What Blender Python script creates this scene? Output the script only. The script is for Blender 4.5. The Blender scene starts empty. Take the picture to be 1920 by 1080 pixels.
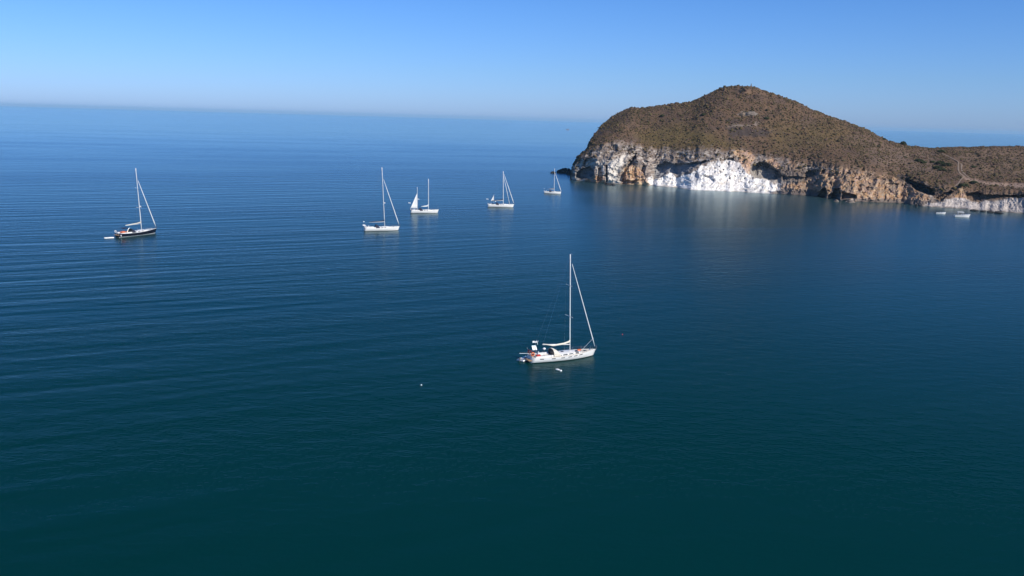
import bpy, math, random
import numpy as np
from mathutils import Vector, Matrix

# ------------------------------------------------------------------ camera
S = bpy.context.scene
COL = S.collection
H = 45.0                       # height of the camera above the sea
F = 1660.0                     # focal length in pixels of a 1920 wide frame
PITCH = math.atan(317.0 / F)
ROLL = math.atan(0.0278)
Fw = np.array([0, math.cos(PITCH), -math.sin(PITCH)])
R0 = np.array([1.0, 0, 0]); U0 = np.cross(R0, Fw)
Rt = R0 * math.cos(ROLL) + U0 * math.sin(ROLL)
Up = U0 * math.cos(ROLL) - R0 * math.sin(ROLL)
cam = bpy.data.cameras.new('camera'); camo = bpy.data.objects.new('camera', cam)
COL.objects.link(camo)
M = Matrix(((Rt[0], Up[0], -Fw[0], 0), (Rt[1], Up[1], -Fw[1], 0), (Rt[2], Up[2], -Fw[2], H), (0, 0, 0, 1)))
camo.matrix_world = M
cam.sensor_width = 36; cam.lens = F / 1920 * 36
cam.clip_start = 0.5; cam.clip_end = 200000
S.camera = camo

# ------------------------------------------------------------------ light
SUN_EL, SUN_AZ = math.radians(37), math.radians(43)     # azimuth: right of straight behind the camera
sd = Vector((math.sin(SUN_AZ) * math.cos(SUN_EL), -math.cos(SUN_AZ) * math.cos(SUN_EL), math.sin(SUN_EL)))
sun = bpy.data.lights.new('sun', 'SUN'); sun.energy = 5.0; sun.angle = math.radians(0.53); sun.color = (1, 0.93, 0.83)
suno = bpy.data.objects.new('sun', sun); COL.objects.link(suno)
suno.rotation_euler = sd.to_track_quat('Z', 'Y').to_euler()
W = bpy.data.worlds.new('World'); S.world = W; W.use_nodes = True
nt = W.node_tree; nt.nodes.clear()
sky = nt.nodes.new('ShaderNodeTexSky'); sky.sky_type = 'NISHITA'; sky.sun_disc = False
sky.sun_elevation = SUN_EL; sky.sun_rotation = math.atan2(sd.x, sd.y)
sky.altitude = 0; sky.air_density = 1.0; sky.dust_density = 0.35; sky.ozone_density = 3.0
hs = nt.nodes.new('ShaderNodeMix'); hs.data_type = 'RGBA'; hs.blend_type = 'MULTIPLY'; hs.inputs[0].default_value = 1
gw = nt.nodes.new('ShaderNodeTexCoord'); sw_ = nt.nodes.new('ShaderNodeSeparateXYZ'); cw = nt.nodes.new('ShaderNodeValToRGB')
nt.links.new(gw.outputs['Generated'], sw_.inputs[0]); nt.links.new(sw_.outputs['Z'], cw.inputs[0]); nt.links.new(cw.outputs[0], hs.inputs[7])
cr_ = cw.color_ramp; cr_.elements[0].position = 0.0; cr_.elements[0].color = (0.36, 0.54, 1.10, 1)
cr_.elements[1].position = 0.5; cr_.elements[1].color = (0.06, 0.33, 0.66, 1)
e_ = cr_.elements.new(0.05); e_.color = (0.325, 0.515, 0.94, 1)
e_ = cr_.elements.new(0.13); e_.color = (0.27, 0.485, 0.88, 1)
e_ = cr_.elements.new(0.22); e_.color = (0.13, 0.41, 0.80, 1)
bg = nt.nodes.new('ShaderNodeBackground'); bg.inputs['Strength'].default_value = 0.15
wo = nt.nodes.new('ShaderNodeOutputWorld')
nt.links.new(sky.outputs[0], hs.inputs[6]); nt.links.new(hs.outputs[2], bg.inputs[0]); nt.links.new(bg.outputs[0], wo.inputs[0])
S.view_settings.view_transform = 'Standard'; S.view_settings.look = 'None'
S.view_settings.exposure = 0.0; S.view_settings.gamma = 1.0
S.cycles.max_bounces = 6; S.cycles.volume_bounces = 1

# ------------------------------------------------------------------ helpers
def ray(x, y):
    x = np.asarray(x, float); y = np.asarray(y, float)
    d = Fw + Rt * ((x - 960) / F)[..., None] + Up * ((540 - y) / F)[..., None]
    dh = np.hypot(d[..., 0], d[..., 1])
    return d / dh[..., None]
def rsea(x, y):
    return H / np.maximum(-ray(x, y)[..., 2], 1e-4)
def at(x, y, r=None):
    d = ray(x, y); r = rsea(x, y) if r is None else np.asarray(r, float)
    P = d * r[..., None]; P[..., 2] += H
    return P
def tag(o, label=None, cat=None, group=None, kind=None):
    if label: o['label'] = label
    if cat: o['category'] = cat
    if group: o['group'] = group
    if kind: o['kind'] = kind
    return o

def _h(i, j, k, s):
    n = (i * 374761393 + j * 668265263 + k * 2147483647 + s * 1274126177) & 0xffffffff
    n = ((n ^ (n >> 13)) * 1274126177) & 0xffffffff
    n = (n ^ (n >> 16)) & 0xffffffff
    n = (n * 2246822519) & 0xffffffff
    return ((n ^ (n >> 15)) & 0xffff) / 65535.0 * 2 - 1
def vnoise(x, y, z=0.0, s=0):
    x, y, z = np.broadcast_arrays(np.asarray(x, float), np.asarray(y, float), np.asarray(z, float))
    xi, yi, zi = np.floor(x).astype(np.int64), np.floor(y).astype(np.int64), np.floor(z).astype(np.int64)
    fx, fy, fz = x - xi, y - yi, z - zi
    fx, fy, fz = [f * f * f * (f * (f * 6 - 15) + 10) for f in (fx, fy, fz)]
    r = 0
    for a in (0, 1):
        for b in (0, 1):
            for c in (0, 1):
                r = r + _h(xi + a, yi + b, zi + c, s) * (fx if a else 1 - fx) * (fy if b else 1 - fy) * (fz if c else 1 - fz)
    return r
def fbm(x, y, z=0.0, s=0, o=4, g=0.5):
    r = 0; a = 1; t = 0
    for k in range(o):
        x, y = 0.8 * x - 0.6 * y + 3.1, 0.6 * x + 0.8 * y - 1.7
        r = r + a * vnoise(x * 2 ** k + 17.3 * k, y * 2 ** k + 5.1 * k, z * 2 ** k, s + k); t += a; a *= g
    return r / t
def ridged(x, y, z=0.0, s=0, o=4, g=0.5):
    r = 0; a = 1; t = 0
    for k in range(o):
        if k: x, y = 0.77 * x - 0.64 * y + 3.1, 0.64 * x + 0.77 * y - 1.7
        r = r + a * (1 - np.abs(vnoise(x * 2 ** k + 9.7 * k, y * 2 ** k + 3.3 * k, z * 2 ** k, s + k)) * 2); t += a; a *= g
    return r / t
def sstep(a, b, v):
    t = np.clip((v - a) / (b - a), 0, 1); return t * t * (3 - 2 * t)
def sdf(px, py, poly):                      # signed distance, positive inside
    P = np.array(poly, float); d = np.full(px.shape, 1e9); ins = np.zeros(px.shape, bool)
    n = len(P)
    for i in range(n):
        a = P[i]; b = P[(i + 1) % n]; e = b - a
        wx = px - a[0]; wy = py - a[1]
        t = np.clip((wx * e[0] + wy * e[1]) / (e @ e + 1e-12), 0, 1)
        d = np.minimum(d, np.hypot(wx - e[0] * t, wy - e[1] * t))
        c = (a[1] > py) != (b[1] > py)
        with np.errstate(divide='ignore', invalid='ignore'):
            xx = (b[0] - a[0]) * (py - a[1]) / (b[1] - a[1] + 1e-12) + a[0]
        ins ^= c & (px < xx)
    return np.where(ins, d, -d)

def lin(r, g, b):
    f = lambda c: (c / 255 / 12.92) if c / 255 <= 0.04045 else ((c / 255 + 0.055) / 1.055) ** 2.4
    return np.array([f(r), f(g), f(b)])

# ------------------------------------------------------------------ materials
def mat(name, col, rough=0.6, metal=0.0, var=0.06, scale=3.0, spec=0.5, trans=0.0):
    m = bpy.data.materials.new(name); m.use_nodes = True
    n = m.node_tree.nodes; l = m.node_tree.links; b = n['Principled BSDF']
    b.inputs['Roughness'].default_value = rough; b.inputs['Metallic'].default_value = metal
    b.inputs['Specular IOR Level'].default_value = spec
    tc = n.new('ShaderNodeTexCoord'); no = n.new('ShaderNodeTexNoise'); no.inputs['Scale'].default_value = scale
    no.inputs['Detail'].default_value = 4
    mr = n.new('ShaderNodeMapRange'); mr.inputs['To Min'].default_value = 1 - var * 2; mr.inputs['To Max'].default_value = 1 + var
    mx = n.new('ShaderNodeMix'); mx.data_type = 'RGBA'; mx.blend_type = 'MULTIPLY'; mx.inputs[0].default_value = 1
    mx.inputs[6].default_value = (*col, 1)
    l.new(tc.outputs['Object'], no.inputs['Vector']); l.new(no.outputs['Fac'], mr.inputs['Value'])
    l.new(mr.outputs[0], mx.inputs[7]); l.new(mx.outputs[2], b.inputs['Base Color'])
    return m
MT = dict(
    gel=mat('white_gelcoat', (0.80, 0.79, 0.76), 0.25, var=0.05, scale=1.2),
    deck=mat('cream_deck', (0.72, 0.66, 0.55), 0.6, var=0.08, scale=2.5),
    teak=mat('teak', (0.42, 0.27, 0.15), 0.7, var=0.15, scale=6),
    navy=mat('navy_gelcoat', (0.012, 0.016, 0.03), 0.2, var=0.1),
    anti=mat('dark_antifouling', (0.02, 0.022, 0.03), 0.7, var=0.2),
    alu=mat('silver_spar', (0.62, 0.63, 0.64), 0.35, 0.3, var=0.05),
    wspar=mat('white_spar', (0.70, 0.70, 0.70), 0.35, var=0.04),
    steel=mat('stainless_rail', (0.6, 0.6, 0.6), 0.25, 0.9, var=0.05),
    sail=mat('white_sailcloth', (0.80, 0.80, 0.78), 0.8, var=0.06, scale=1.5),
    beige=mat('beige_canvas', (0.62, 0.56, 0.46), 0.85, var=0.1),
    blue=mat('navy_canvas', (0.015, 0.02, 0.05), 0.8, var=0.15),
    grey=mat('grey_canvas', (0.18, 0.18, 0.19), 0.85, var=0.15),
    glass=mat('smoked_window', (0.015, 0.017, 0.02), 0.1, var=0.05),
    red=mat('red_cloth', (0.55, 0.03, 0.02), 0.8, var=0.15),
    orange=mat('orange_cloth', (0.75, 0.16, 0.05), 0.7, var=0.12),
    brown=mat('tanned_cloth', (0.45, 0.16, 0.09), 0.8, var=0.15),
    rubber=mat('grey_rubber', (0.45, 0.45, 0.46), 0.5, var=0.08),
    white=mat('white_plastic', (0.82, 0.82, 0.82), 0.35, var=0.03),
    black=mat('black_plastic', (0.015, 0.015, 0.017), 0.4, var=0.1),
    skin=mat('skin', (0.45, 0.24, 0.16), 0.55, var=0.05),
    basalt=mat('black_basalt', (0.030, 0.029, 0.030), 0.9, var=0.4, scale=0.8),
    tanrock=mat('tan_rock', (0.20, 0.16, 0.13), 0.9, var=0.4, scale=0.8),
    concrete=mat('weathered_concrete', (0.14, 0.12, 0.10), 0.9, var=0.2),
    dirt=mat('pale_dirt', (0.27, 0.20, 0.14), 0.95, var=0.2, scale=0.6),
)

def vcmat(name, attr='tint', bumpd=0.0, bscale=0.5, var=0.25, nscale=0.7, rough=0.95):
    m = bpy.data.materials.new(name); m.use_nodes = True
    n = m.node_tree.nodes; l = m.node_tree.links; b = n['Principled BSDF']
    b.inputs['Roughness'].default_value = rough; b.inputs['Specular IOR Level'].default_value = 0.15
    a = n.new('ShaderNodeAttribute'); a.attribute_name = attr
    g = n.new('ShaderNodeNewGeometry')
    no = n.new('ShaderNodeTexNoise'); no.inputs['Scale'].default_value = nscale; no.inputs['Detail'].default_value = 6
    no.inputs['Roughness'].default_value = 0.65
    mr = n.new('ShaderNodeMapRange'); mr.inputs['From Min'].default_value = 0.25; mr.inputs['From Max'].default_value = 0.75
    mr.inputs['To Min'].default_value = 1 - var; mr.inputs['To Max'].default_value = 1 + var
    mx = n.new('ShaderNodeMix'); mx.data_type = 'RGBA'; mx.blend_type = 'MULTIPLY'; mx.inputs[0].default_value = 1
    l.new(g.outputs['Position'], no.inputs['Vector']); l.new(no.outputs['Fac'], mr.inputs['Value'])
    l.new(a.outputs['Color'], mx.inputs[6]); l.new(mr.outputs[0], mx.inputs[7]); l.new(mx.outputs[2], b.inputs['Base Color'])
    if bumpd:
        n2 = n.new('ShaderNodeTexNoise'); n2.inputs['Scale'].default_value = bscale; n2.inputs['Detail'].default_value = 5
        bp = n.new('ShaderNodeBump'); bp.inputs['Distance'].default_value = bumpd; bp.inputs['Strength'].default_value = 1
        l.new(g.outputs['Position'], n2.inputs['Vector']); l.new(n2.outputs['Fac'], bp.inputs['Height'])
        l.new(bp.outputs[0], b.inputs['Normal'])
    return m

def npmesh(name, V, Fc, material, cols=None, parent=None, smooth=False):
    me = bpy.data.meshes.new(name)
    V = np.asarray(V, np.float32).reshape(-1, 3); Fc = np.asarray(Fc, np.int32); k = Fc.shape[1]
    me.vertices.add(len(V)); me.vertices.foreach_set('co', V.ravel())
    me.loops.add(Fc.size); me.loops.foreach_set('vertex_index', Fc.ravel())
    me.polygons.add(len(Fc)); me.polygons.foreach_set('loop_start', np.arange(0, Fc.size, k, dtype=np.int32))
    me.polygons.foreach_set('loop_total', np.full(len(Fc), k, np.int32))
    if smooth: me.polygons.foreach_set('use_smooth', np.ones(len(Fc), bool))
    me.update(calc_edges=True)
    if cols is not None:
        ca = me.color_attributes.new('tint', 'FLOAT_COLOR', 'POINT')
        c4 = np.ones((len(V), 4), np.float32); c4[:, :3] = cols; ca.data.foreach_set('color', c4.ravel())
    me.materials.append(material)
    o = bpy.data.objects.new(name, me); COL.objects.link(o)
    if parent: o.parent = parent
    return o

# ------------------------------------------------------------------ sea
def sea_material():
    m = bpy.data.materials.new('sea_water'); m.use_nodes = True
    n = m.node_tree.nodes; l = m.node_tree.links; b = n['Principled BSDF']
    g = n.new('ShaderNodeNewGeometry')
    def mp(sx, sy, rot):
        q = n.new('ShaderNodeMapping'); q.vector_type = 'TEXTURE'
        q.inputs['Rotation'].default_value = (0, 0, math.radians(rot)); q.inputs['Scale'].default_value = (sx, sy, 1)
        l.new(g.outputs['Position'], q.inputs['Vector']); return q.outputs[0]
    def noise(vec, det=2, rough=0.5, dist=0.0):
        q = n.new('ShaderNodeTexNoise'); q.inputs['Scale'].default_value = 1; q.inputs['Detail'].default_value = det
        q.inputs['Roughness'].default_value = rough; q.inputs['Distortion'].default_value = dist
        l.new(vec, q.inputs['Vector']); return q.outputs['Fac']
    def mth(op, a, c=None, clamp=False):
        q = n.new('ShaderNodeMath'); q.operation = op; q.use_clamp = clamp
        for i, v in enumerate((a, c)):
            if v is None: continue
            if isinstance(v, (int, float)): q.inputs[i].default_value = v
            else: l.new(v, q.inputs[i])
        return q.outputs[0]
    def rng(v, a, c, d, e, smooth=True):
        q = n.new('ShaderNodeMapRange'); q.interpolation_type = 'SMOOTHSTEP' if smooth else 'LINEAR'
        for i, k in enumerate((a, c, d, e)): q.inputs[1 + i].default_value = k
        l.new(v, q.inputs[0]); return q.outputs[0]
    sw = noise(mp(60, 6.6, 30), 1, 0.4, 0.25)            # long low swell entering the bay
    sw2 = noise(mp(22, 4.5, 14), 2, 0.5)
    rp = noise(mp(4.2, 2.6, -5), 3, 0.6)
    fn = noise(mp(0.9, 0.6, 10), 2, 0.6)
    sep = n.new('ShaderNodeSeparateXYZ'); l.new(g.outputs['Position'], sep.inputs[0])
    left = rng(sep.outputs[0], 70, -120, 0.13, 1.0)     # the bay is calmer in the lee of the headland
    slick = rng(noise(mp(420, 90, 14), 3, 0.6, 0.5), 0.40, 0.62, 0.5, 1.0)
    hgt = mth('ADD', mth('MULTIPLY', mth('MULTIPLY', sw, left), 0.34), mth('MULTIPLY', mth('MULTIPLY', sw2, left), 0.12))
    rip = mth('ADD', mth('MULTIPLY', rp, 0.15), mth('MULTIPLY', fn, 0.05))
    hgt = mth('ADD', hgt, mth('MULTIPLY', rip, slick))
    bp = n.new('ShaderNodeBump'); bp.inputs['Distance'].default_value = 1.0; bp.inputs['Strength'].default_value = 1.0
    l.new(hgt, bp.inputs['Height']); 
    n.remove(b); df = n.new('ShaderNodeBsdfDiffuse'); gl = n.new('ShaderNodeBsdfGlossy'); fr = n.new('ShaderNodeFresnel'); ms = n.new('ShaderNodeMixShader')
    fr.inputs['IOR'].default_value = 1.115; gl.inputs['Color'].default_value = (0.80, 0.92, 0.96, 1)
    l.new(bp.outputs[0], gl.inputs['Normal']); l.new(bp.outputs[0], fr.inputs['Normal'])
    l.new(fr.outputs[0], ms.inputs[0]); l.new(df.outputs[0], ms.inputs[1]); l.new(gl.outputs[0], ms.inputs[2])
    l.new(ms.outputs[0], [q for q in n if q.type == 'OUTPUT_MATERIAL'][0].inputs['Surface'])
    ln = n.new('ShaderNodeVectorMath'); ln.operation = 'LENGTH'; l.new(g.outputs['Position'], ln.inputs[0])
    far = rng(ln.outputs['Value'], 350, 2200, 0.24, 0.13)     # open sea outside the bay is rougher
    ro = mth('MULTIPLY', far, mth('ADD', mth('MULTIPLY', slick, 0.35), 0.72))
    l.new(ro, gl.inputs['Roughness'])
    mx = n.new('ShaderNodeMix'); mx.data_type = 'RGBA'
    l.new(noise(mp(130, 60, 15), 3, 0.5), mx.inputs[0])
    mx.inputs[6].default_value = (0.0001, 0.0270, 0.0240, 1); mx.inputs[7].default_value = (0.0002, 0.0305, 0.0320, 1)
    l.new(mx.outputs[2], df.inputs['Color'])
    return m
def build_sea():
    rings = [0] + [20 * 1.22 ** k for k in range(39)]
    rings[-1] = 40000
    seg = 128; V = [(0, 0, 0)]; Fq = []
    for r in rings[1:]:
        for i in range(seg):
            a = 2 * math.pi * i / seg; V.append((r * math.cos(a), r * math.sin(a), 0))
    T = []
    for i in range(seg): T.append((0, 1 + i, 1 + (i + 1) % seg))
    for k in range(len(rings) - 2):
        o = 1 + k * seg; p = o + seg
        for i in range(seg):
            j = (i + 1) % seg
            T.append((o + i, p + i, p + j)); T.append((o + i, p + j, o + j))
    o = npmesh('sea', V, T, sea_material()); tag(o, kind='structure')
build_sea()

# haze: one closed box of even, pale air
def build_haze():
    x = 42000; z0, z1 = -8, 93
    V = [(sx * x, sy * x, z) for z in (z0, z1) for sx, sy in ((-1, -1), (1, -1), (1, 1), (-1, 1))]
    Q = [(0, 3, 2, 1), (4, 5, 6, 7), (0, 1, 5, 4), (1, 2, 6, 5), (2, 3, 7, 6), (3, 0, 4, 7)]
    m = bpy.data.materials.new('sea_haze'); m.use_nodes = True; n = m.node_tree.nodes; n.clear()
    o_ = n.new('ShaderNodeOutputMaterial'); v = n.new('ShaderNodeVolumePrincipled')
    v.inputs['Color'].default_value = (0.44, 0.74, 1.0, 1); v.inputs['Density'].default_value = 0.000033
    v.inputs['Anisotropy'].default_value = 0.0
    m.node_tree.links.new(v.outputs[0], o_.inputs['Volume'])
    o = npmesh('haze', V, Q, m); tag(o, 'thin pale blue haze over the open sea, thickest at the horizon', kind='stuff')
build_haze()

# ------------------------------------------------------------------ headland
RIDGE = [(1069.5, 336), (1071, 322), (1073, 314), (1077, 304), (1082, 294), (1090, 287), (1102, 279), (1103.2, 272), (1108, 262), (1116, 249), (1129, 234), (1145, 221),
         (1166, 208), (1184, 201), (1200, 202.5), (1241, 197), (1262, 194.5), (1293, 191.5), (1306, 187), (1332, 173.5),
         (1350, 166), (1361, 162.5), (1385, 161), (1405, 161.5), (1418, 164), (1437, 171), (1463, 180), (1489, 189), (1498, 194),
         (1520, 204), (1550, 215.5), (1589, 229.5), (1628, 244.5), (1647, 255), (1667, 265), (1693, 270.5), (1706, 274), (1745, 278),
         (1785, 276.5), (1811, 276), (1863, 274.5), (1920, 274.5), (2000, 272), (2120, 262), (2300, 268), (2400, 300)]
WATER = [(1069.5, 337.5), (1072, 337.5), (1103, 341), (1135, 344), (1161, 345), (1218, 348), (1270, 352), (1296, 356), (1358, 358.5),
         (1410, 361), (1457, 363.5), (1490, 366), (1520, 367.5), (1545, 371), (1576, 376), (1607, 378.5), (1680, 380.5), (1732, 387), (1785, 390), (1837, 394),
         (1920, 401), (2000, 410), (2120, 420), (2300, 430), (2400, 432)]
CLIFF = [(1069.5, 336), (1073, 316), (1090, 291), (1103, 281), (1130, 268), (1155, 264), (1190, 268), (1220, 277), (1300, 279), (1360, 279), (1400, 283),
         (1446, 296), (1500, 300), (1537, 301), (1576, 309), (1615, 315), (1667, 328), (1720, 338), (1745, 346), (1797, 350),
         (1837, 358), (1920, 361), (2000, 366), (2400, 395)]
RRANGE = [(1069.5, 700), (1075, 706), (1085, 708), (1102, 712), (1104, 717), (1116, 738), (1129, 754), (1145, 762), (1184, 764), (1260, 760), (1330, 755), (1400, 750), (1470, 748),
          (1550, 745), (1640, 750), (1700, 760), (1785, 770), (1920, 790), (2400, 820)]
tb = lambda T, x: np.interp(x, [p[0] for p in T], [p[1] for p in T])

xs = np.concatenate([np.arange(1069.5, 1240, 0.75), np.arange(1240, 1925, 0.85), np.arange(1925, 2400, 3.0)])
nx = len(xs)
NC, NH, NB = 150, 150, 44
yr = tb(RIDGE, xs) + 0.9 * vnoise(xs / 7.0, 0.0, s=3) * sstep(1075, 1110, xs) * 0.6 + 0.5 * vnoise(xs / 2.6, 4.0, s=5) * sstep(1110, 1140, xs)
yw = tb(WATER, xs) + 0.5 * vnoise(xs / 9.0, 2.0, s=8)
yc = np.maximum(tb(CLIFF, xs) + 2.2 * vnoise(xs / 14.0, 1.0, s=9) + 1.2 * vnoise(xs / 5.0, 1.0, s=10), yr + 0.6)
yc = np.minimum(yc, yw - 0.4)
rw = rsea(xs, yw)
rr = np.maximum(tb(RRANGE, xs), rw + 4)
setb = np.interp(xs, [1069, 1100, 1200, 1290, 1420, 1500, 1600, 1700, 1760, 1850, 1920, 2400], [1.5, 10, 24, 32, 32, 30, 32, 28, 16, 16, 16, 16])
kk = np.hanning(125)[1:-1]; kk /= kk.sum(); rws = np.convolve(np.pad(rw, 61, mode='edge'), kk, 'valid')
mm = sstep(1075, 1150, xs); rc = np.minimum(rw * (1 - mm) + rws * mm + setb, rr - 2.0)
rc = np.maximum(rc, rw + 1.0)

# image-plane coordinates are turned into real ranges; every vertex then has its own place in the world
tC = np.linspace(0, 1, NC)[None, :]
YC = yw[:, None] + (yc - yw)[:, None] * tC
XC = np.repeat(xs[:, None], NC, 1)
RC = rw[:, None] + (rc - rw)[:, None] * tC ** np.interp(xs, [1069, 1210, 1240, 1440, 1480, 1720, 1760, 2400], [1.35, 1.35, 0.85, 0.85, 1.3, 1.3, 0.75, 0.75])[:, None]

def push(poly, depth, soft, warp=2.0, sc=6.0, seed=0):
    global RC
    d = sdf(XC + warp * fbm(XC / sc, YC / sc, s=seed, o=3), YC + warp * fbm(XC / sc, YC / sc, s=seed + 50, o=3), poly)
    k = sstep(0, soft, d); RC = RC + depth * k
    return k
# general rock relief
u = XC / 2.4; v = YC / 2.4
lean = u + 0.55 * v
amp = np.interp(xs, [1069, 1080, 1200, 1250, 1420, 1500, 1560, 1700, 1760, 1800, 2400], [0.4, 2.6, 4.2, 1.9, 2.0, 3.2, 3.4, 3.2, 1.6, 0.8, 0.8])[:, None]
edge = sstep(0.0, 0.10, tC) * (0.35 + 0.65 * sstep(1.0, 0.8, tC))
wpx = 5 * fbm(u / 12, v / 9, s=15, o=3); wpy = 4 * fbm(u / 10, v / 8, s=18, o=3)
RC = RC - amp * edge * (ridged((lean + wpx) / 12, (v + wpy) / 13, s=21, o=3) + 0.6 * ridged((lean + wpy) / 4, (v + wpx) / 4.6, s=31, o=3)) + amp * 0.5 * edge
RC = RC - 0.55 * edge * ridged(u / 1.3, v / 1.6, s=41, o=3)
# alcoves, caves and ribs, each a real hollow in the rock
kA = push([(1224, 338), (1226, 318), (1232, 309), (1248, 302), (1262, 306), (1290, 305), (1333, 299), (1322, 306), (1305, 313), (1290, 321), (1270, 329), (1252, 322), (1240, 333)], 7, 2.0, 1.5, seed=1)
kG = push([(1406, 318), (1412, 309), (1424, 303), (1436, 304), (1450, 313), (1462, 320), (1468, 330), (1456, 338), (1440, 339), (1428, 334), (1414, 334)], 10, 2.5, 1.0, seed=2)
push([(1466, 330), (1490, 330), (1512, 332), (1514, 338), (1490, 339), (1466, 340)], 3, 2.0, 1.0, seed=23)
push([(1362, 302), (1364, 296), (1376, 295), (1378, 302)], 5, 1.5, 1.0, seed=12)
push([(1078, 334), (1082, 322), (1092, 314), (1106, 312), (1112, 318), (1116, 334), (1100, 337)], 6, 2.5, 1.5, seed=3)
push([(1090, 312), (1096, 298), (1101, 298), (1098, 314)], 4, 1.5, 0.8, seed=4)
push([(1118, 340), (1121, 315), (1128, 312), (1130, 340)], 5, 1.6, 0.8, seed=5)
push([(1135, 342), (1135, 310), (1139, 308), (1140, 342)], 6, 1.2, 0.8, seed=6)
push([(1160, 340), (1165, 318), (1180, 300), (1192, 289), (1194, 296), (1184, 308), (1174, 322), (1170, 343)], 7, 1.5, 0.8, seed=7)
push([(1200, 320), (1206, 309), (1212, 312), (1208, 326)], 4, 1.5, 0.8, seed=8)
push([(1164, 345), (1172, 338), (1196, 338), (1190, 345)], 4, 1.2, 0.8, seed=9)
push([(1300, 326), (1308, 320), (1312, 334), (1305, 346), (1296, 338)], 2.5, 3.5, 1.2, seed=10)
push([(1320, 328), (1336, 328), (1342, 338), (1334, 348), (1324, 342)], 3.0, 3.0, 1.2, seed=11)
for i, (x, y) in enumerate([(1348, 312), (1356, 318), (1366, 308), (1372, 320), (1384, 316), (1360, 328), (1378, 330), (1392, 322), (1350, 322), (1340, 316), (1396, 334), (1368, 334), (1415, 346), (1404, 342)]):
    a = 1.7 + (i % 3) * 0.6
    push([(x - a, y + a), (x - a * 0.6, y - a), (x + a, y - a * 0.7), (x + a * 0.7, y + a)], 2.4, 1.2, 1.0, 3.0, seed=60 + i)
push([(1530, 378), (1533, 366), (1541, 354), (1548, 352), (1551, 362), (1549, 378)], 9, 1.5, 0.8, seed=13)
push([(1556, 380), (1559, 364), (1564, 353), (1574, 352), (1578, 362), (1574, 380)], 9, 1.5, 0.8, seed=14)
push([(1576, 374), (1579, 359), (1592, 362), (1606, 365), (1607, 372)], 8, 1.5, 0.8, seed=15)
push([(1505, 328), (1515, 318), (1530, 319), (1532, 328), (1510, 336)], 4, 2.0, 1.2, seed=16)
push([(1536, 328), (1541, 318), (1549, 317), (1546, 326)], 5, 1.5, 1.0, seed=17)
push([(1612, 320), (1614, 312), (1620, 314), (1622, 321)], 5, 1.5, 1.0, seed=18)
push([(1676, 331), (1684, 327), (1705, 336), (1727, 343), (1752, 354), (1753, 366), (1740, 366), (1716, 358), (1704, 345)], 10, 2.5, 1.2, seed=19)
push([(1752, 372), (1768, 362), (1784, 356), (1790, 360), (1776, 368), (1766, 378)], 5, 2.0, 1.2, seed=20)
push([(1812, 376), (1810, 362), (1830, 358), (1846, 364), (1920, 366), (2000, 370), (2000, 377), (1920, 371), (1880, 371), (1846, 376), (1836, 381)], 4.5, 2.0, 1.5, seed=22)
for i in range(30):                                     # broken blocks and gullies of the ochre cliff
    x = 1508 + (i * 37.7) % 205; yb = np.interp(x, [1500, 1576, 1640, 1720], [318, 320, 330, 350]); yl = np.interp(x, [1500, 1600, 1720], [352, 366, 374])
    y = yb + (yl - yb) * ((i * 0.618) % 1); w = 3 + (i % 4) * 1.6; hh = 2 + (i % 3) * 1.5
    push([(x - w, y + hh * 1.4), (x - w * 0.4, y - hh), (x + w, y - hh * 0.4), (x + w * 0.4, y + hh)], 2.2, 3.0, 2.5, 5.0, seed=100 + i)
# forward swelling base of the white rock
k = sstep(0, 22, sdf(XC, YC, [(1225, 370), (1225, 338), (1290, 324), (1340, 300), (1392, 302), (1420, 338), (1460, 350), (1462, 370)]))
lim = rsea(XC, YC)
RC = np.minimum(RC, np.where(tC < 0.999, lim * 0.9995, lim))
RC[:, 0] = rsea(xs, yw)
PC = at(XC, YC, RC)

# hill: from the cliff edge up to the ridge, rounded on top
sH = np.linspace(0, 1, NH + 1)[None, 1:]
rC_end = RC[:, -1]; zc = PC[:, -1, 2]
def smooth(v, w=61):
    k = np.hanning(w + 2)[1:-1]; k /= k.sum(); p = np.pad(v, w // 2, mode='edge'); q = np.convolve(p, k, 'valid')
    m = sstep(1075, 1140, xs); return v * (1 - m) + q * m
rcs, zcs = smooth(rC_end, 91), smooth(zc, 91)
Pr = at(xs, yr, rr); zr = Pr[:, 2]
zr = np.maximum(zr, 0.3)
dec = (1 - sH) * np.exp(-sH / 0.06)
RH = rcs[:, None] + (rr - rcs)[:, None] * sH + (rC_end - rcs)[:, None] * dec
dome = np.interp(xs, [1069, 1110, 1200, 1400, 1560, 1660, 1760, 2400], [0.2, 0.5, 0.55, 0.35, 0.35, 0.25, 0.05, 0.0])[:, None]
gH = sH * (1 + dome * (1 - sH))
zrs = smooth(zr, 25)
ZH = zcs[:, None] + (zrs - zcs)[:, None] * gH + (zc - zcs)[:, None] * dec + (zr - zrs)[:, None] * sstep(0.85, 1.0, sH)
dirs = ray(xs, np.full(nx, 300.0)); 
dxy = dirs[:, :2]
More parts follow.
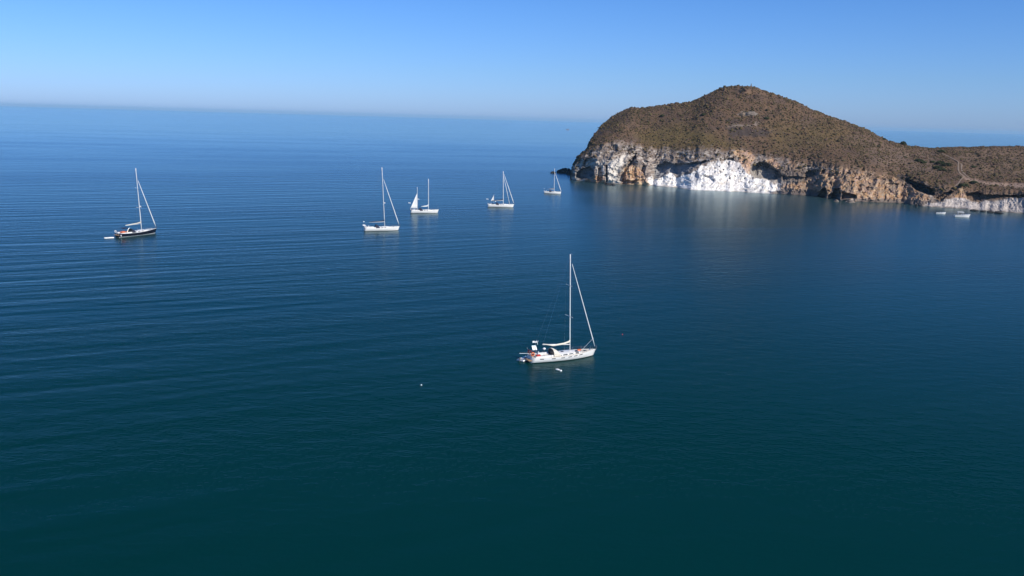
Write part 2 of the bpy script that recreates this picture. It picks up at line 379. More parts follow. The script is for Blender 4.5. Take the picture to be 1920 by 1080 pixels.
# ranges follow the horizontal bearing of each column at its own height
def bearing(x, r, z):                        # horizontal unit direction for picture column x at range r and height z
    # solve for y with the column's roll: iterate
    y = np.full(np.shape(r), 250.0)
    for _ in range(4):
        d0 = ray(x, y)[..., 2]; d1 = ray(x, y + 1)[..., 2]
        y = y + ((z - H) / r - d0) / (d1 - d0)
    return ray(x, y), y
XH = np.repeat(xs[:, None], NH, 1)
wob = sstep(0, 0.12, sH) * sstep(1.0, 0.9, sH)
WX = XH / 2.4; WY = RH
ZH = ZH + wob * (2.2 * fbm(WX / 38, WY / 34, s=71, o=4) + 0.5 * ridged((WX + WY * 0.4) / 11, WY / 20, s=75, o=3))
def bump(x0, r0, sx, sr, hh):
    global ZH
    ZH = ZH + hh * np.exp(-((XH - x0) / sx) ** 2 - ((RH - r0) / sr) ** 2) * wob
bump(1398, 737, 9, 7, 3.0); bump(1410, 733, 9, 3.0, -3.4); bump(1430, 728, 20, 5, 1.2); bump(1437, 724, 4, 3, -2.0)
bump(1365, 715, 8, 4, -1.2); bump(1450, 716, 12, 4, -1.0)
# never rise above the traced ridge
Zmax = H + (RH * ((zrs - H) / rr)[:, None]) - 0.15 * (1 + 6 * (1 - sH))
ZH = np.minimum(ZH, np.where(sH < 0.999, np.maximum(Zmax, 0.2 * ZH), ZH))
DH, YH = bearing(XH, RH, ZH)
PH = np.dstack([DH[..., 0] * RH, DH[..., 1] * RH, ZH])

# far side: falls to the sea beyond
sB = np.linspace(0, 1, NB + 1)[None, 1:]
blen = np.interp(xs, [1069, 1080, 1145, 1400, 1700, 2400], [6, 14, 60, 150, 160, 160])[:, None]
RB = rr[:, None] + blen * sB
ZB = zr[:, None] * (1 - sB ** 1.6) - 4 * sB ** 2 + 1.5 * fbm(xs[:, None] / 60, RB / 26, s=91, o=3) * sstep(0, 0.2, sB)
ZB = np.minimum(ZB, H + RB * ((zr - H) / rr)[:, None] - 0.25 * sB * 20)
XB = np.repeat(xs[:, None], NB, 1)
DB, YB = bearing(XB, RB, ZB)
PB = np.dstack([DB[..., 0] * RB, DB[..., 1] * RB, ZB])
# foot under the water
d0 = ray(xs, yw); rs0 = np.stack([rw - 1.2, rw - 0.4], 1)
PS = np.dstack([d0[:, None, 0] * rs0, d0[:, None, 1] * rs0, np.array([-3.0, -0.8])[None, :].repeat(nx, 0)])
P = np.concatenate([PS, PC, PH, PB], 1)
NR = P.shape[1]
XI = np.repeat(xs[:, None], NR, 1)
YI = np.concatenate([np.repeat(yw[:, None], 2, 1), YC, YH, YB], 1)

# rock and soil colours, with shade painted into some hollows and ledges
C = np.zeros((nx, NR, 3))
def blend(c, k):
    global C
    C = C * (1 - k[..., None]) + np.asarray(c) * k[..., None]
n1 = fbm(XI / 30, YI / 16, s=201, o=4); n2 = fbm(XI / 5, YI / 4, s=211, o=4); n3 = fbm(XI / 70, YI / 30, s=221, o=3)
nd = fbm((XI + 1.3 * YI) / 9, (YI - 0.2 * XI) / 3.2, s=231, o=4)
def zone(poly, soft=3.0, warp=4.0, sc=8.0, seed=0):
    wx = warp * fbm(XI / sc, YI / sc, s=300 + seed, o=3); wy = warp * fbm(XI / sc, YI / sc, s=350 + seed, o=3)
    return sstep(-soft, soft, sdf(XI + wx, YI + wy, poly))
soil = np.array([0.132, 0.083, 0.051]); soil2 = np.array([0.105, 0.069, 0.050]); olive = np.array([0.125, 0.093, 0.033]); dark = np.array([0.058, 0.046, 0.042])
C[:] = soil
blend(soil2, sstep(-0.2, 0.35, n1))
blend(olive, 0.7 * zone([(1190, 255), (1230, 235), (1290, 232), (1350, 262), (1390, 268), (1370, 278), (1220, 280), (1200, 268)], 14, 8, 20, 1))
blend(olive, 0.45 * zone([(1440, 235), (1560, 225), (1600, 250), (1540, 280), (1450, 280)], 18, 8, 20, 2))
blend(np.array([0.17, 0.12, 0.09]), 0.5 * zone([(1600, 255), (1760, 290), (1760, 340), (1640, 310)], 14, 8, 20, 3))
blend(np.array([0.165, 0.112, 0.075]), 0.7 * zone([(1790, 280), (2400, 280), (2400, 345), (1820, 330)], 10, 6, 20, 33))
blend(dark, 0.85 * zone([(1358, 240), (1376, 237), (1400, 239), (1440, 240), (1456, 250), (1440, 257), (1404, 256), (1372, 257)], 5, 9, 9, 4))
blend(dark, 0.6 * zone([(1350, 225), (1395, 222), (1375, 235)], 3, 4, 8, 44))
blend(np.array([0.26, 0.21, 0.17]), 0.7 * zone([(1380, 216), (1390, 208), (1400, 210), (1398, 218)], 1.5, 2, 5, 5))
blend(np.array([0.24, 0.19, 0.15]), 0.7 * zone([(1360, 238), (1378, 233), (1412, 234), (1416, 228), (1424, 230), (1418, 236), (1380, 238)], 1.5, 2, 5, 6))
# cliff rocks
dyc = YI - np.repeat(yc[:, None], NR, 1)
cl = sstep(-4.0, 9.0, dyc + 6.0 * n2 + 6 * nd)
grey = np.array([0.33, 0.262, 0.212]); dgrey = np.array([0.16, 0.14, 0.135]); lgrey = np.array([0.50, 0.455, 0.40])
blend(grey * 0.8, cl * (0.7 + 0.3 * sstep(-0.3, 0.3, n2)))
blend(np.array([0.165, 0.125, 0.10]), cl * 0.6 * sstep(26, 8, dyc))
blend(dgrey, cl * 0.75 * sstep(0.0, 0.35, nd))
blend(lgrey, cl * 0.6 * sstep(0.12, 0.4, -nd))
zl = zone([(1068, 345), (1072, 310), (1090, 300), (1130, 300), (1150, 298), (1175, 286), (1186, 288), (1172, 312), (1164, 350)], 3, 4, 8, 7)
blend(lgrey, zl * 0.75 * sstep(-0.35, 0.15, n2 - nd * 0.5))
blend(np.array([0.62, 0.57, 0.50]), zone([(1139, 342), (1138, 312), (1144, 302), (1160, 296), (1176, 289), (1170, 304), (1158, 322), (1156, 342)], 2, 2, 6, 8) * 0.85)
blend(np.array([0.10, 0.105, 0.115]), zone([(1078, 334), (1082, 322), (1092, 314), (1106, 312), (1112, 318), (1116, 334)], 2, 3, 8, 81) * 0.7)  # shade of the hollow painted into the rock colour
white = np.array([0.80, 0.765, 0.715])
zw = zone([(1205, 352), (1212, 332), (1219, 328), (1226, 338), (1240, 334), (1254, 324), (1270, 332), (1290, 327), (1316, 314), (1330, 307), (1342, 301), (1350, 305), (1362, 301), (1374, 302), (1384, 306), (1392, 312), (1404, 318), (1410, 332), (1420, 336), (1434, 334), (1442, 338), (1450, 345), (1464, 349), (1464, 368), (1380, 368), (1300, 368), (1240, 360)], 2.2, 6, 9, 9)
blend(white, zw * cl)
blend(np.array([0.50, 0.47, 0.44]), zw * 0.75 * sstep(0.10, 0.38, n2) * sstep(1300, 1350, XI))
blend(np.array([0.62, 0.54, 0.44]), zw * 0.6 * sstep(0.1, 0.4, nd))
blend(np.array([0.36, 0.33, 0.31]), zw * 0.6 * sstep(0.30, 0.45, fbm(XI / 3.2, YI / 2.4, s=490, o=3)))
blend(np.array([0.42, 0.39, 0.385]), zw * 0.65 * zone([(1362, 300), (1396, 302), (1402, 318), (1388, 324), (1366, 318)], 4, 5, 5, 92))
blend(np.array([0.30, 0.31, 0.35]), zw * 0.7 * zone([(1300, 322), (1310, 318), (1314, 336), (1304, 348), (1292, 340)], 2, 2, 5, 91))  # grey-lilac shade painted into the white rock's hollow
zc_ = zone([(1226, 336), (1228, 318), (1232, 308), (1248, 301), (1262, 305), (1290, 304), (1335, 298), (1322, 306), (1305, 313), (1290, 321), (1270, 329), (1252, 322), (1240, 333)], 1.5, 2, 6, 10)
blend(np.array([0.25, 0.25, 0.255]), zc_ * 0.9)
ochre = np.array([0.42, 0.245, 0.12]); rust = np.array([0.24, 0.125, 0.075]); pink = np.array([0.46, 0.30, 0.215]); gold = np.array([0.58, 0.42, 0.25])
def ochz(poly, a=1.0, seed=0, s=3, w=4):
    k = zone(poly, s, w, 7, seed) * a
    nn = fbm(XI / 6, YI / 4.5, s=400 + seed, o=4)
    col = ochre * (1 - sstep(-0.2, 0.3, nn))[..., None] + pink * sstep(-0.2, 0.3, nn)[..., None]
    r = sstep(0.05, 0.4, -nd)[..., None]; col = col * (1 - r * 0.8) + rust * r * 0.8
    r = sstep(0.2, 0.45, fbm(XI / 3, YI / 3, s=460 + seed, o=3))[..., None]; col = col * (1 - r) + gold * r
    blend(col, k)
ochz([(1088, 342), (1106, 333), (1116, 330), (1134, 332), (1136, 346), (1100, 346)], 0.9, 11, 2, 2)
ochz([(1166, 344), (1170, 316), (1186, 309), (1204, 318), (1208, 332), (1220, 346), (1190, 350)], 0.85, 12, 2, 3)
blend(gold, zone([(1180, 346), (1192, 338), (1200, 340), (1222, 347), (1200, 352)], 1.5, 2, 4, 13) * 0.8)
ochz([(1374, 286), (1382, 281), (1408, 284), (1416, 296), (1408, 310), (1406, 330), (1398, 322), (1390, 308), (1384, 296)], 0.8, 14, 2, 3)
ochz([(1436, 300), (1448, 296), (1462, 308), (1468, 322), (1458, 318), (1444, 308)], 0.75, 15, 2, 3)
ochz([(1480, 300), (1500, 302), (1506, 322), (1492, 328), (1484, 316)], 0.5, 16, 3, 3)
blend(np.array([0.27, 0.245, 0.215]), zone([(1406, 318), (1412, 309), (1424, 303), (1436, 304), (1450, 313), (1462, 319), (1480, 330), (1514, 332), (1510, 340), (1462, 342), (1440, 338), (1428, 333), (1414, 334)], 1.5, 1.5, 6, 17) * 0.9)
ochz([(1460, 352), (1482, 344), (1500, 338), (1520, 330), (1545, 318), (1576, 312), (1610, 318), (1668, 330), (1700, 345), (1745, 366), (1742, 376), (1690, 378), (1615, 376), (1560, 366), (1540, 360), (1480, 356)], 0.8, 18, 5, 9)
blend(grey * 0.7, zone([(1460, 352), (1482, 344), (1500, 338), (1520, 330), (1545, 318), (1576, 312), (1610, 318), (1668, 330), (1700, 345), (1745, 366), (1742, 376), (1615, 376), (1480, 356)], 4, 4, 8, 19) * 0.6 * sstep(0.02, 0.22, fbm(XI / 8, YI / 6, s=480, o=4)))
blend(np.array([0.13, 0.10, 0.08]), 0.8 * zone([(1450, 322), (1470, 312), (1500, 318), (1534, 320), (1530, 332), (1500, 342), (1470, 344)], 4, 5, 8, 191))  # cliff shadow painted as a dark patch in the colour
blend(soil * 1.15, 0.75 * zone([(1480, 290), (1600, 300), (1700, 325), (1760, 345), (1700, 341), (1610, 322), (1570, 316), (1480, 306)], 4, 8, 9, 192))
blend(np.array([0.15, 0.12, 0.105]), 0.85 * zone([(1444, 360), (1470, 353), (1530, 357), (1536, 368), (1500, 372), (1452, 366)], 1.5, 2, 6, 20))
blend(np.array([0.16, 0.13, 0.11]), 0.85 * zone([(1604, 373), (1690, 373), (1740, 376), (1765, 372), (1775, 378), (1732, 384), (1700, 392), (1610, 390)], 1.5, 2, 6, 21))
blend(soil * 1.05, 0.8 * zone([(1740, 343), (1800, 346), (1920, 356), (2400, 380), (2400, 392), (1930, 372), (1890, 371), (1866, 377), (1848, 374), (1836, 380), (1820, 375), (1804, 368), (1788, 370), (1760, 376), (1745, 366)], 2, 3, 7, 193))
blend(np.array([0.05, 0.045, 0.045]), 0.8 * zone([(1676, 330), (1684, 326), (1710, 334), (1752, 354), (1754, 366), (1738, 364), (1712, 352)], 2, 3, 6, 22))  # shadow under the ledge painted as a diagonal dark band
# bare pale plateau, gullied slope and the pale shore at the right
blend(np.array([0.32, 0.225, 0.17]), 0.75 * zone([(1798, 331), (1830, 337), (1870, 343), (1930, 345), (2400, 350), (2400, 358), (1930, 353), (1870, 349), (1825, 343)], 2, 3, 8, 23))
ochz([(1785, 372), (1796, 358), (1800, 350), (1806, 350), (1808, 362), (1814, 374), (1800, 382)], 0.8, 24, 1.5, 2)
pale = np.array([0.47, 0.41, 0.36])
zp = zone([(1728, 389), (1740, 381), (1770, 378), (1788, 372), (1804, 371), (1820, 377), (1836, 382), (1848, 376), (1866, 379), (1890, 372), (1930, 372), (2400, 390), (2400, 450), (1920, 420), (1780, 400)], 1.2, 2.5, 6, 25)
blend(pale, zp * 0.95)
blend(np.array([0.30, 0.27, 0.26]), zp * 0.7 * sstep(0.05, 0.35, n2))
blend(np.array([0.60, 0.54, 0.49]), zp * 0.6 * sstep(0.1, 0.35, -n2))
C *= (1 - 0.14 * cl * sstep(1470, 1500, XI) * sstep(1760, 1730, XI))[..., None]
wet = sstep(0.9, 0.1, P[..., 2]) * 0.7                 # wet, algae-dark tide line
blend(np.array([0.06, 0.05, 0.042]), wet * (1 - 0.6 * zw * sstep(1300, 1330, XI)) * (0.6 + 0.4 * sstep(-0.2, 0.2, n2)))
C *= (1 + 0.16 * n3[..., None]); C = np.clip(C, 0.01, 0.86)

idx = np.arange(nx * NR).reshape(nx, NR)
Q = np.stack([idx[:-1, :-1], idx[1:, :-1], idx[1:, 1:], idx[:-1, 1:]], -1).reshape(-1, 4)
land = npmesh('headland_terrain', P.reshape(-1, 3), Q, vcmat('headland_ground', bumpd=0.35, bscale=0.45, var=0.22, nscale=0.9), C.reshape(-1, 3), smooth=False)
tag(land, kind='structure')

def ground(x, yimg):
    """world point of the headland's surface that is seen at picture place x, y"""
    i = int(np.clip(np.searchsorted(xs, x), 0, nx - 1))
    col = YI[i, 2:2 + NC + NH]; j = int(np.argmin(np.abs(col - yimg)))
    return P[i, 2 + j]

# ------------------------------------------------------------------ low scrub, uncountable
rng = np.random.default_rng(5)
t = (1 + 5 ** 0.5) / 2
ICO = np.array([(-1, t, 0), (1, t, 0), (-1, -t, 0), (1, -t, 0), (0, -1, t), (0, 1, t), (0, -1, -t), (0, 1, -t), (t, 0, -1), (t, 0, 1), (-t, 0, -1), (-t, 0, 1)], float)
ICO /= np.linalg.norm(ICO[0])
ICF = np.array([(0, 11, 5), (0, 5, 1), (0, 1, 7), (0, 7, 10), (0, 10, 11), (1, 5, 9), (5, 11, 4), (11, 10, 2), (10, 7, 6), (7, 1, 8), (3, 9, 4), (3, 4, 2), (3, 2, 6), (3, 6, 8), (3, 8, 9), (4, 9, 5), (2, 4, 11), (6, 2, 10), (8, 6, 7), (9, 8, 1)])
def blobs(cen, rad, flat=0.7, jit=0.28):
    n = len(cen)
    V = ICO[None] * (1 + jit * rng.standard_normal((n, 12, 1)))
    a = rng.uniform(0, 6.28, n); c, s = np.cos(a)[:, None], np.sin(a)[:, None]
    X = V[..., 0] * c - V[..., 1] * s; Y = V[..., 0] * s + V[..., 1] * c
    V = np.stack([X * rng.uniform(0.8, 1.3, (n, 1)), Y, V[..., 2] * flat], -1) * np.asarray(rad)[:, None, None] + np.asarray(cen)[:, None, :]
    Fc = (ICF[None] + 12 * np.arange(n)[:, None, None]).reshape(-1, 3)
    return V.reshape(-1, 3), Fc
def build_scrub():
    j0 = 2 + NC - 50; j1 = 2 + NC + NH + 6
    A = P[:-1, j0:j1]; B = P[1:, j0:j1]; Dd = P[:-1, j0 + 1:j1 + 1]
    area = np.linalg.norm(np.cross(B - A, Dd - A), axis=-1)
    xi = XI[:-1, j0:j1]; yi = YI[:-1, j0:j1]
    dens = 0.55 + 0.9 * fbm(xi / 28, yi / 12, s=500, o=3)
    dens = np.clip(dens, 0.4, 1.3)
    dens *= 1 - 0.5 * zone_at(xi, yi, [(1362, 238), (1440, 239), (1452, 252), (1436, 258), (1372, 256)])
    dens *= 1 - 0.9 * zone_at(xi, yi, [(1798, 331), (1870, 342), (2400, 350), (2400, 358), (1930, 353), (1825, 343)])
    cliffy = (np.arange(j0, j1) < 2 + NC)[None, :]
    dens *= 1 - 0.93 * zone_at(xi, yi, [(1764, 286), (1800, 298), (1806, 308), (1806, 322), (1822, 334), (1800, 344), (1784, 356), (1783, 350), (1802, 335), (1792, 322), (1792, 306), (1768, 292)])
    dens = dens * np.where(cliffy, 0.45, 1.0)
    dens = dens * np.where(C[:-1, j0:j1].mean(-1) > 0.3, 0.05, 1)
    w = (area * dens).ravel(); w[~np.isfinite(w)] = 0; w /= w.sum()
    n = 40000
    pick = rng.choice(w.size, n, p=w); a, b = np.unravel_index(pick, area.shape)
    f1 = rng.random((n, 1)); f2 = rng.random((n, 1))
    cen = A[a, b] + (B[a, b] - A[a, b]) * f1 + (Dd[a, b] - A[a, b]) * f2
    rad = np.clip(rng.lognormal(-0.90, 0.42, n), 0.20, 1.4)
    rad *= np.where(cen[:, 0] > 270, 0.85, 1.0)
    cen[:, 2] += rad * 0.25
    V, Fc = blobs(cen, rad, 0.75)
    pal = np.array([(0.080, 0.062, 0.032), (0.100, 0.076, 0.034), (0.062, 0.050, 0.029), (0.12, 0.085, 0.050), (0.13, 0.085, 0.058), (0.09, 0.055, 0.040)])
    cc = pal[rng.choice(6, n, p=[0.22, 0.22, 0.16, 0.16, 0.14, 0.10])] * rng.uniform(0.75, 1.3, (n, 1))
    o = npmesh('scrub', V, Fc, vcmat('dry_scrub', var=0.2, nscale=2.0), np.repeat(cc, 12, 0))
    tag(o, 'low dry olive and brown scrub covering the hill', 'scrub', kind='stuff')
def zone_at(x, y, poly): return sstep(-1.5, 1.5, sdf(x, y, poly))
build_scrub()

# larger shrubs one can tell apart
def shrub(x, y, w, h, label, shade=(0.035, 0.042, 0.018)):
    g = ground(x, y)
    o = bpy.data.objects.new('shrub', None); COL.objects.link(o); o.location = g
    tag(o, label, 'shrub', 'larger shrubs on the headland')
    n = 150
    th = rng.uniform(0, 6.283, n); ph = np.arccos(rng.uniform(0, 1, n)); r = rng.uniform(0.45, 1.0, n) ** 0.5
    cen = np.stack([np.cos(th) * np.sin(ph) * r * w / 2, np.sin(th) * np.sin(ph) * r * w / 2, 0.25 + np.cos(ph) * r * (h - 0.4)], -1)
    V, Fc = blobs(cen, rng.uniform(0.16, 0.34, n) * min(w, 4) / 3, 0.8)
    cc = np.array(shade) * rng.uniform(0.6, 1.7, (n, 1))
    npmesh('foliage', V, Fc, FOL, np.repeat(cc, 12, 0), parent=o)
    V = []; T = []
    for k in range(4):
        a = k * 1.6; b = len(V)
        for q, rr_, zz in ((0, 0.09, -0.4), (1, 0.05, h * 0.55)):
            for m_ in range(5):
                an = m_ * 1.2566; V.append((math.cos(a) * q * w * 0.2 + rr_ * math.cos(an), math.sin(a) * q * w * 0.2 + rr_ * math.sin(an), zz))
        for m_ in range(5): T.append((b + m_, b + (m_ + 1) % 5, b + 5 + (m_ + 1) % 5, b + 5 + m_))
    npmesh('stem', V, T, MT['teak'], parent=o)
FOL = vcmat('shrub_leaves', var=0.25, nscale=1.5)
shrub(1693, 271.2, 5.2, 2.6, 'large dark shrub standing alone on the skyline where the hill meets the saddle')
shrub(1657, 262, 3.2, 1.4, 'small dark shrub on the skyline just left of the big skyline shrub')
shrub(1764, 285, 5.5, 1.8, 'wide dark shrub at the top end of the dirt track')
shrub(1722, 303, 6.0, 2.0, 'leftmost dark green shrub in the row below the saddle')
shrub(1732, 306, 4.0, 1.6, 'round dark green shrub right beside the leftmost shrub of the row below the saddle')
shrub(1748, 305, 3.6, 1.6, 'small dark green shrub at the upper edge of the dark thicket')
shrub(1762, 307, 6.0, 2.2, 'broad green shrub on the top of the thicket left of the dirt track')
shrub(1773, 311, 7.0, 2.4, 'widest green shrub of the thicket, closest to the dirt track')
shrub(1757, 316, 6.0, 2.0, 'olive green shrub in the middle of the thicket left of the dirt track')
shrub(1766, 320, 5.5, 1.9, 'lowest green shrub of the thicket left of the dirt track')
shrub(1697, 296, 2.6, 1.2, 'lone round shrub on the brown slope left of the thicket')
shrub(1646, 275, 2.6, 1.1, 'lone small shrub on the slope below the hill shoulder')
shrub(1825, 343, 5.0, 1.6, 'olive shrub on the pale bare plateau at the foot of the dirt track')
shrub(1806, 350, 6.0, 2.0, 'dark shrub on the edge above the gullied pale slope')
shrub(1824, 314, 3.4, 1.3, 'small dark shrub right of the bend in the dirt track')
shrub(1437, 223, 3.6, 1.6, 'dark shrub on the upper hillside beside the rocky hollow')
shrub(1319, 216, 3.6, 1.5, 'dark shrub high on the left flank below the summit')
shrub(1241, 218, 3.6, 1.6, 'dark shrub under the long left ridge')

# the two-rut dirt track and the paler footpaths, laid on the ground
def strip(pts, width, lift=0.22):
    V = []; T = []
    n = 40; tt = np.linspace(0, 1, len(pts)); s = np.linspace(0, 1, n)
    px = np.interp(s, tt, [p[0] for p in pts]); py = np.interp(s, tt, [p[1] for p in pts])
    c = np.array([ground(a, b) for a, b in zip(px, py)])
    for _ in range(2): c[1:-1] = (c[:-2] + c[1:-1] * 2 + c[2:]) / 4
    for k in range(n):
        d = c[min(k + 1, n - 1)] - c[max(k - 1, 0)]; q = np.array([d[1], -d[0], 0]); q /= (np.linalg.norm(q) + 1e-9)
        wv = width * (0.85 + 0.3 * vnoise(k * 0.5, px[0], s=7))
        for e in (-1, 1): V.append(c[k] + q * e * wv / 2 + np.array([0, 0, lift]))
    for k in range(n - 1): T.append((2 * k, 2 * k + 1, 2 * k + 3, 2 * k + 2))
    return V, T
def path(strips, name):
    V = []; T = []
    for pts, w in strips:
        a, b = strip(pts, w); o = len(V); V += a; T += [tuple(i + o for i in q) for q in b]
    tag(npmesh(name, V, T, MT['dirt']), kind='structure')
path([([(1766, 288), (1778, 294), (1790, 300), (1797, 304), (1796, 312), (1796, 319), (1800, 326), (1807, 331)], 0.95),
      ([(1800, 307), (1803, 309), (1802, 317), (1804, 323), (1811, 329), (1818, 334)], 0.95)], 'dirt_track')
path([([(1807, 331), (1801, 338), (1797, 344), (1790, 350), (1786, 354)], 0.9), ([(1838, 318), (1850, 323), (1862, 327), (1884, 332)], 0.5),
      ([(1824, 284), (1838, 286), (1858, 289), (1880, 290)], 0.6)], 'footpath')

# ------------------------------------------------------------------ rocks
def rock(x, y, wx, wy, hz, label, m='basalt', cat='rock', group='rocks standing in the sea', seed=0, world=None, name='sea_rock'):
    c = at(x, y) if world is None else world
    n, k = 40, 22; th = np.linspace(0, 2 * np.pi, n, endpoint=False)[:, None]; ph = np.linspace(0.02, np.pi / 2 + 0.25, k)[None, :]
    dx, dy, dz = np.cos(th) * np.sin(ph), np.sin(th) * np.sin(ph), np.cos(ph)
    r = 1 + 0.30 * fbm(dx * 2.2 + seed, dy * 2.2, dz * 2.2, s=600 + seed, o=4) + 0.25 * ridged(dx * 1.6, dy * 1.6 + seed, dz * 2, s=640 + seed, o=3) - 0.1
    V = np.stack([dx * r * wx / 2, dy * r * wy / 2, dz * r * hz], -1)
    V = V.reshape(-1, 3); idx = np.arange(n * k).reshape(n, k)
    a = idx; b = np.roll(idx, -1, 0)
    Qd = np.stack([a[:, :-1], a[:, 1:], b[:, 1:], b[:, :-1]], -1).reshape(-1, 4)
    o = npmesh(name, V, Qd, MT[m]); o.location = c; tag(o, label, cat, group)
rock(1057, 324.5, 10.5, 9, 4.2, 'large black jagged rock in the sea against the left tip of the headland', seed=1)
rock(1067, 327, 5, 7, 4.4, 'black rock wedged between the large sea rock and the headland', seed=9)
rock(1048, 324, 4.5, 6, 2.4, 'middle black rock on the seaward side of the large sea rock', seed=2)
rock(1037, 325, 4.6, 4, 1.5, 'small low black rock farthest out from the headland tip', seed=3)
gr2 = 'boulders along the headland shore'
rock(0, 0, 10, 5, 2.6, 'rock outcrop standing in for the dark cave in the hollow below the summit', 'tanrock', 'rock', 'outcrops on the hillside', 51, ground(1408, 215), 'rock_outcrop')  # outcrop rock added to give the darkness of the cave here
rock(0, 0, 5, 3, 1.8, 'pale rock outcrop left of the dark one below the summit', 'dirt', 'rock', 'outcrops on the hillside', 52, ground(1394, 215.5), 'rock_outcrop')
for i, (x, y, w, h, lb, m) in enumerate([
    (1827, 395.5, 4.6, 0.9, 'long dark wet rock at the foot of the pale shore, leftmost of four', 'basalt'),
    (1843, 397.0, 3.2, 0.8, 'small dark wet rock at the foot of the pale shore, second of four from left', 'basalt'),
    (1857, 398.5, 3.8, 1.0, 'dark wet rock at the foot of the pale shore, third of four from left', 'basalt'),
    (1872, 400.2, 5.0, 1.2, 'largest dark wet rock at the foot of the pale shore, rightmost of four', 'basalt'),
    (1718.5, 388.3, 1.6, 2.2, 'thin upright dark rock at the left end of the pale beach', 'basalt'),
    (1140, 347.0, 5.0, 1.6, 'dark boulder in the water under the cream rock face', 'basalt'),
    (1150, 347.8, 3.0, 1.0, 'low dark boulder right of the one under the cream rock face', 'basalt'),
    (1568, 378.2, 3.0, 1.2, 'tan boulder between the two black sea caves', 'tanrock'),
    (1594, 379.6, 6.0, 1.3, 'low tan rock shelf right of the black sea caves', 'tanrock')]):
    rock(x, y, w, w * 0.8, h, lb, m, 'rock', gr2, seed=20 + i, name='boulder')

# ------------------------------------------------------------------ mesh builder for boats
class MB:
    def __init__(s): s.v = []; s.f = []
    def add(s, V, Fc):
        o = len(s.v); s.v += [tuple(map(float, p)) for p in V]; s.f += [tuple(int(i) + o for i in q) for q in Fc]; return s
    def box(s, c, d, taper=1.0, rz=0.0):
        cx, cy, cz = c; a, b, h = d[0] / 2, d[1] / 2, d[2] / 2; cr, sr = math.cos(rz), math.sin(rz)
        V = []
        for z, k in ((-h, 1), (h, taper)):
            for x, y in ((-a, -b), (a, -b), (a, b), (-a, b)):
                x *= k; y *= k; V.append((cx + x * cr - y * sr, cy + x * sr + y * cr, cz + z))
        return s.add(V, [(0, 3, 2, 1), (4, 5, 6, 7), (0, 1, 5, 4), (1, 2, 6, 5), (2, 3, 7, 6), (3, 0, 4, 7)])
    def tube(s, pts, r, n=8, r2=None, flat=1.0):
        pts = [Vector(p) for p in pts]; L = len(pts); V = []
        for i, p in enumerate(pts):
            d = (pts[min(i + 1, L - 1)] - pts[max(i - 1, 0)]).normalized()
            a = d.cross(Vector((0, 1, 0)) if abs(d.y) < 0.9 else Vector((1, 0, 0))).normalized(); b = d.cross(a)
            if isinstance(r, (list, tuple)): rr_ = r[i]
            else: rr_ = r if r2 is None else r + (r2 - r) * i / (L - 1)
            for k in range(n):
                t_ = 2 * math.pi * k / n; V.append(p + a * rr_ * math.cos(t_) + b * rr_ * flat * math.sin(t_))
        Fc = [(i * n + k, i * n + (k + 1) % n, (i + 1) * n + (k + 1) % n, (i + 1) * n + k) for i in range(L - 1) for k in range(n)]
        Fc.append(tuple(range(n - 1, -1, -1))); Fc.append(tuple((L - 1) * n + k for k in range(n)))
        return s.add(V, Fc)
    def ball(s, c, r, n=12, m=8, sc=(1, 1, 1)):
        V = []; Fc = []
        for i in range(m + 1):
            ph = math.pi * i / m
            for k in range(n):
                t_ = 2 * math.pi * k / n
                V.append((c[0] + r * sc[0] * math.sin(ph) * math.cos(t_), c[1] + r * sc[1] * math.sin(ph) * math.sin(t_), c[2] + r * sc[2] * math.cos(ph)))
        for i in range(m):
            for k in range(n): Fc.append((i * n + k, (i + 1) * n + k, (i + 1) * n + (k + 1) % n, i * n + (k + 1) % n))
        return s.add(V, Fc)
    def torus(s, c, R, r, ax='x', n=16, m=8):
        V = []; Fc = []
        for i in range(n):
            a = 2 * math.pi * i / n
            for k in range(m):
                b = 2 * math.pi * k / m; q = R + r * math.cos(b); w = (q * math.cos(a), q * math.sin(a), r * math.sin(b))
                if ax == 'x': w = (w[2], w[0], w[1])
                if ax == 'y': w = (w[0], w[2], w[1])
                V.append((c[0] + w[0], c[1] + w[1], c[2] + w[2]))
        for i in range(n):
            for k in range(m): Fc.append((i * m + k, ((i + 1) % n) * m + k, ((i + 1) % n) * m + (k + 1) % m, i * m + (k + 1) % m))
        return s.add(V, Fc)
    def build(s, name, m, parent=None, smooth=False):
        me = bpy.data.meshes.new(name); me.from_pydata(s.v, [], s.f); me.materials.append(MT[m] if isinstance(m, str) else m)
        if smooth: me.polygons.foreach_set('use_smooth', [True] * len(me.polygons))
        me.update(); o = bpy.data.objects.new(name, me); COL.objects.link(o)
        if parent: o.parent = parent
        return o

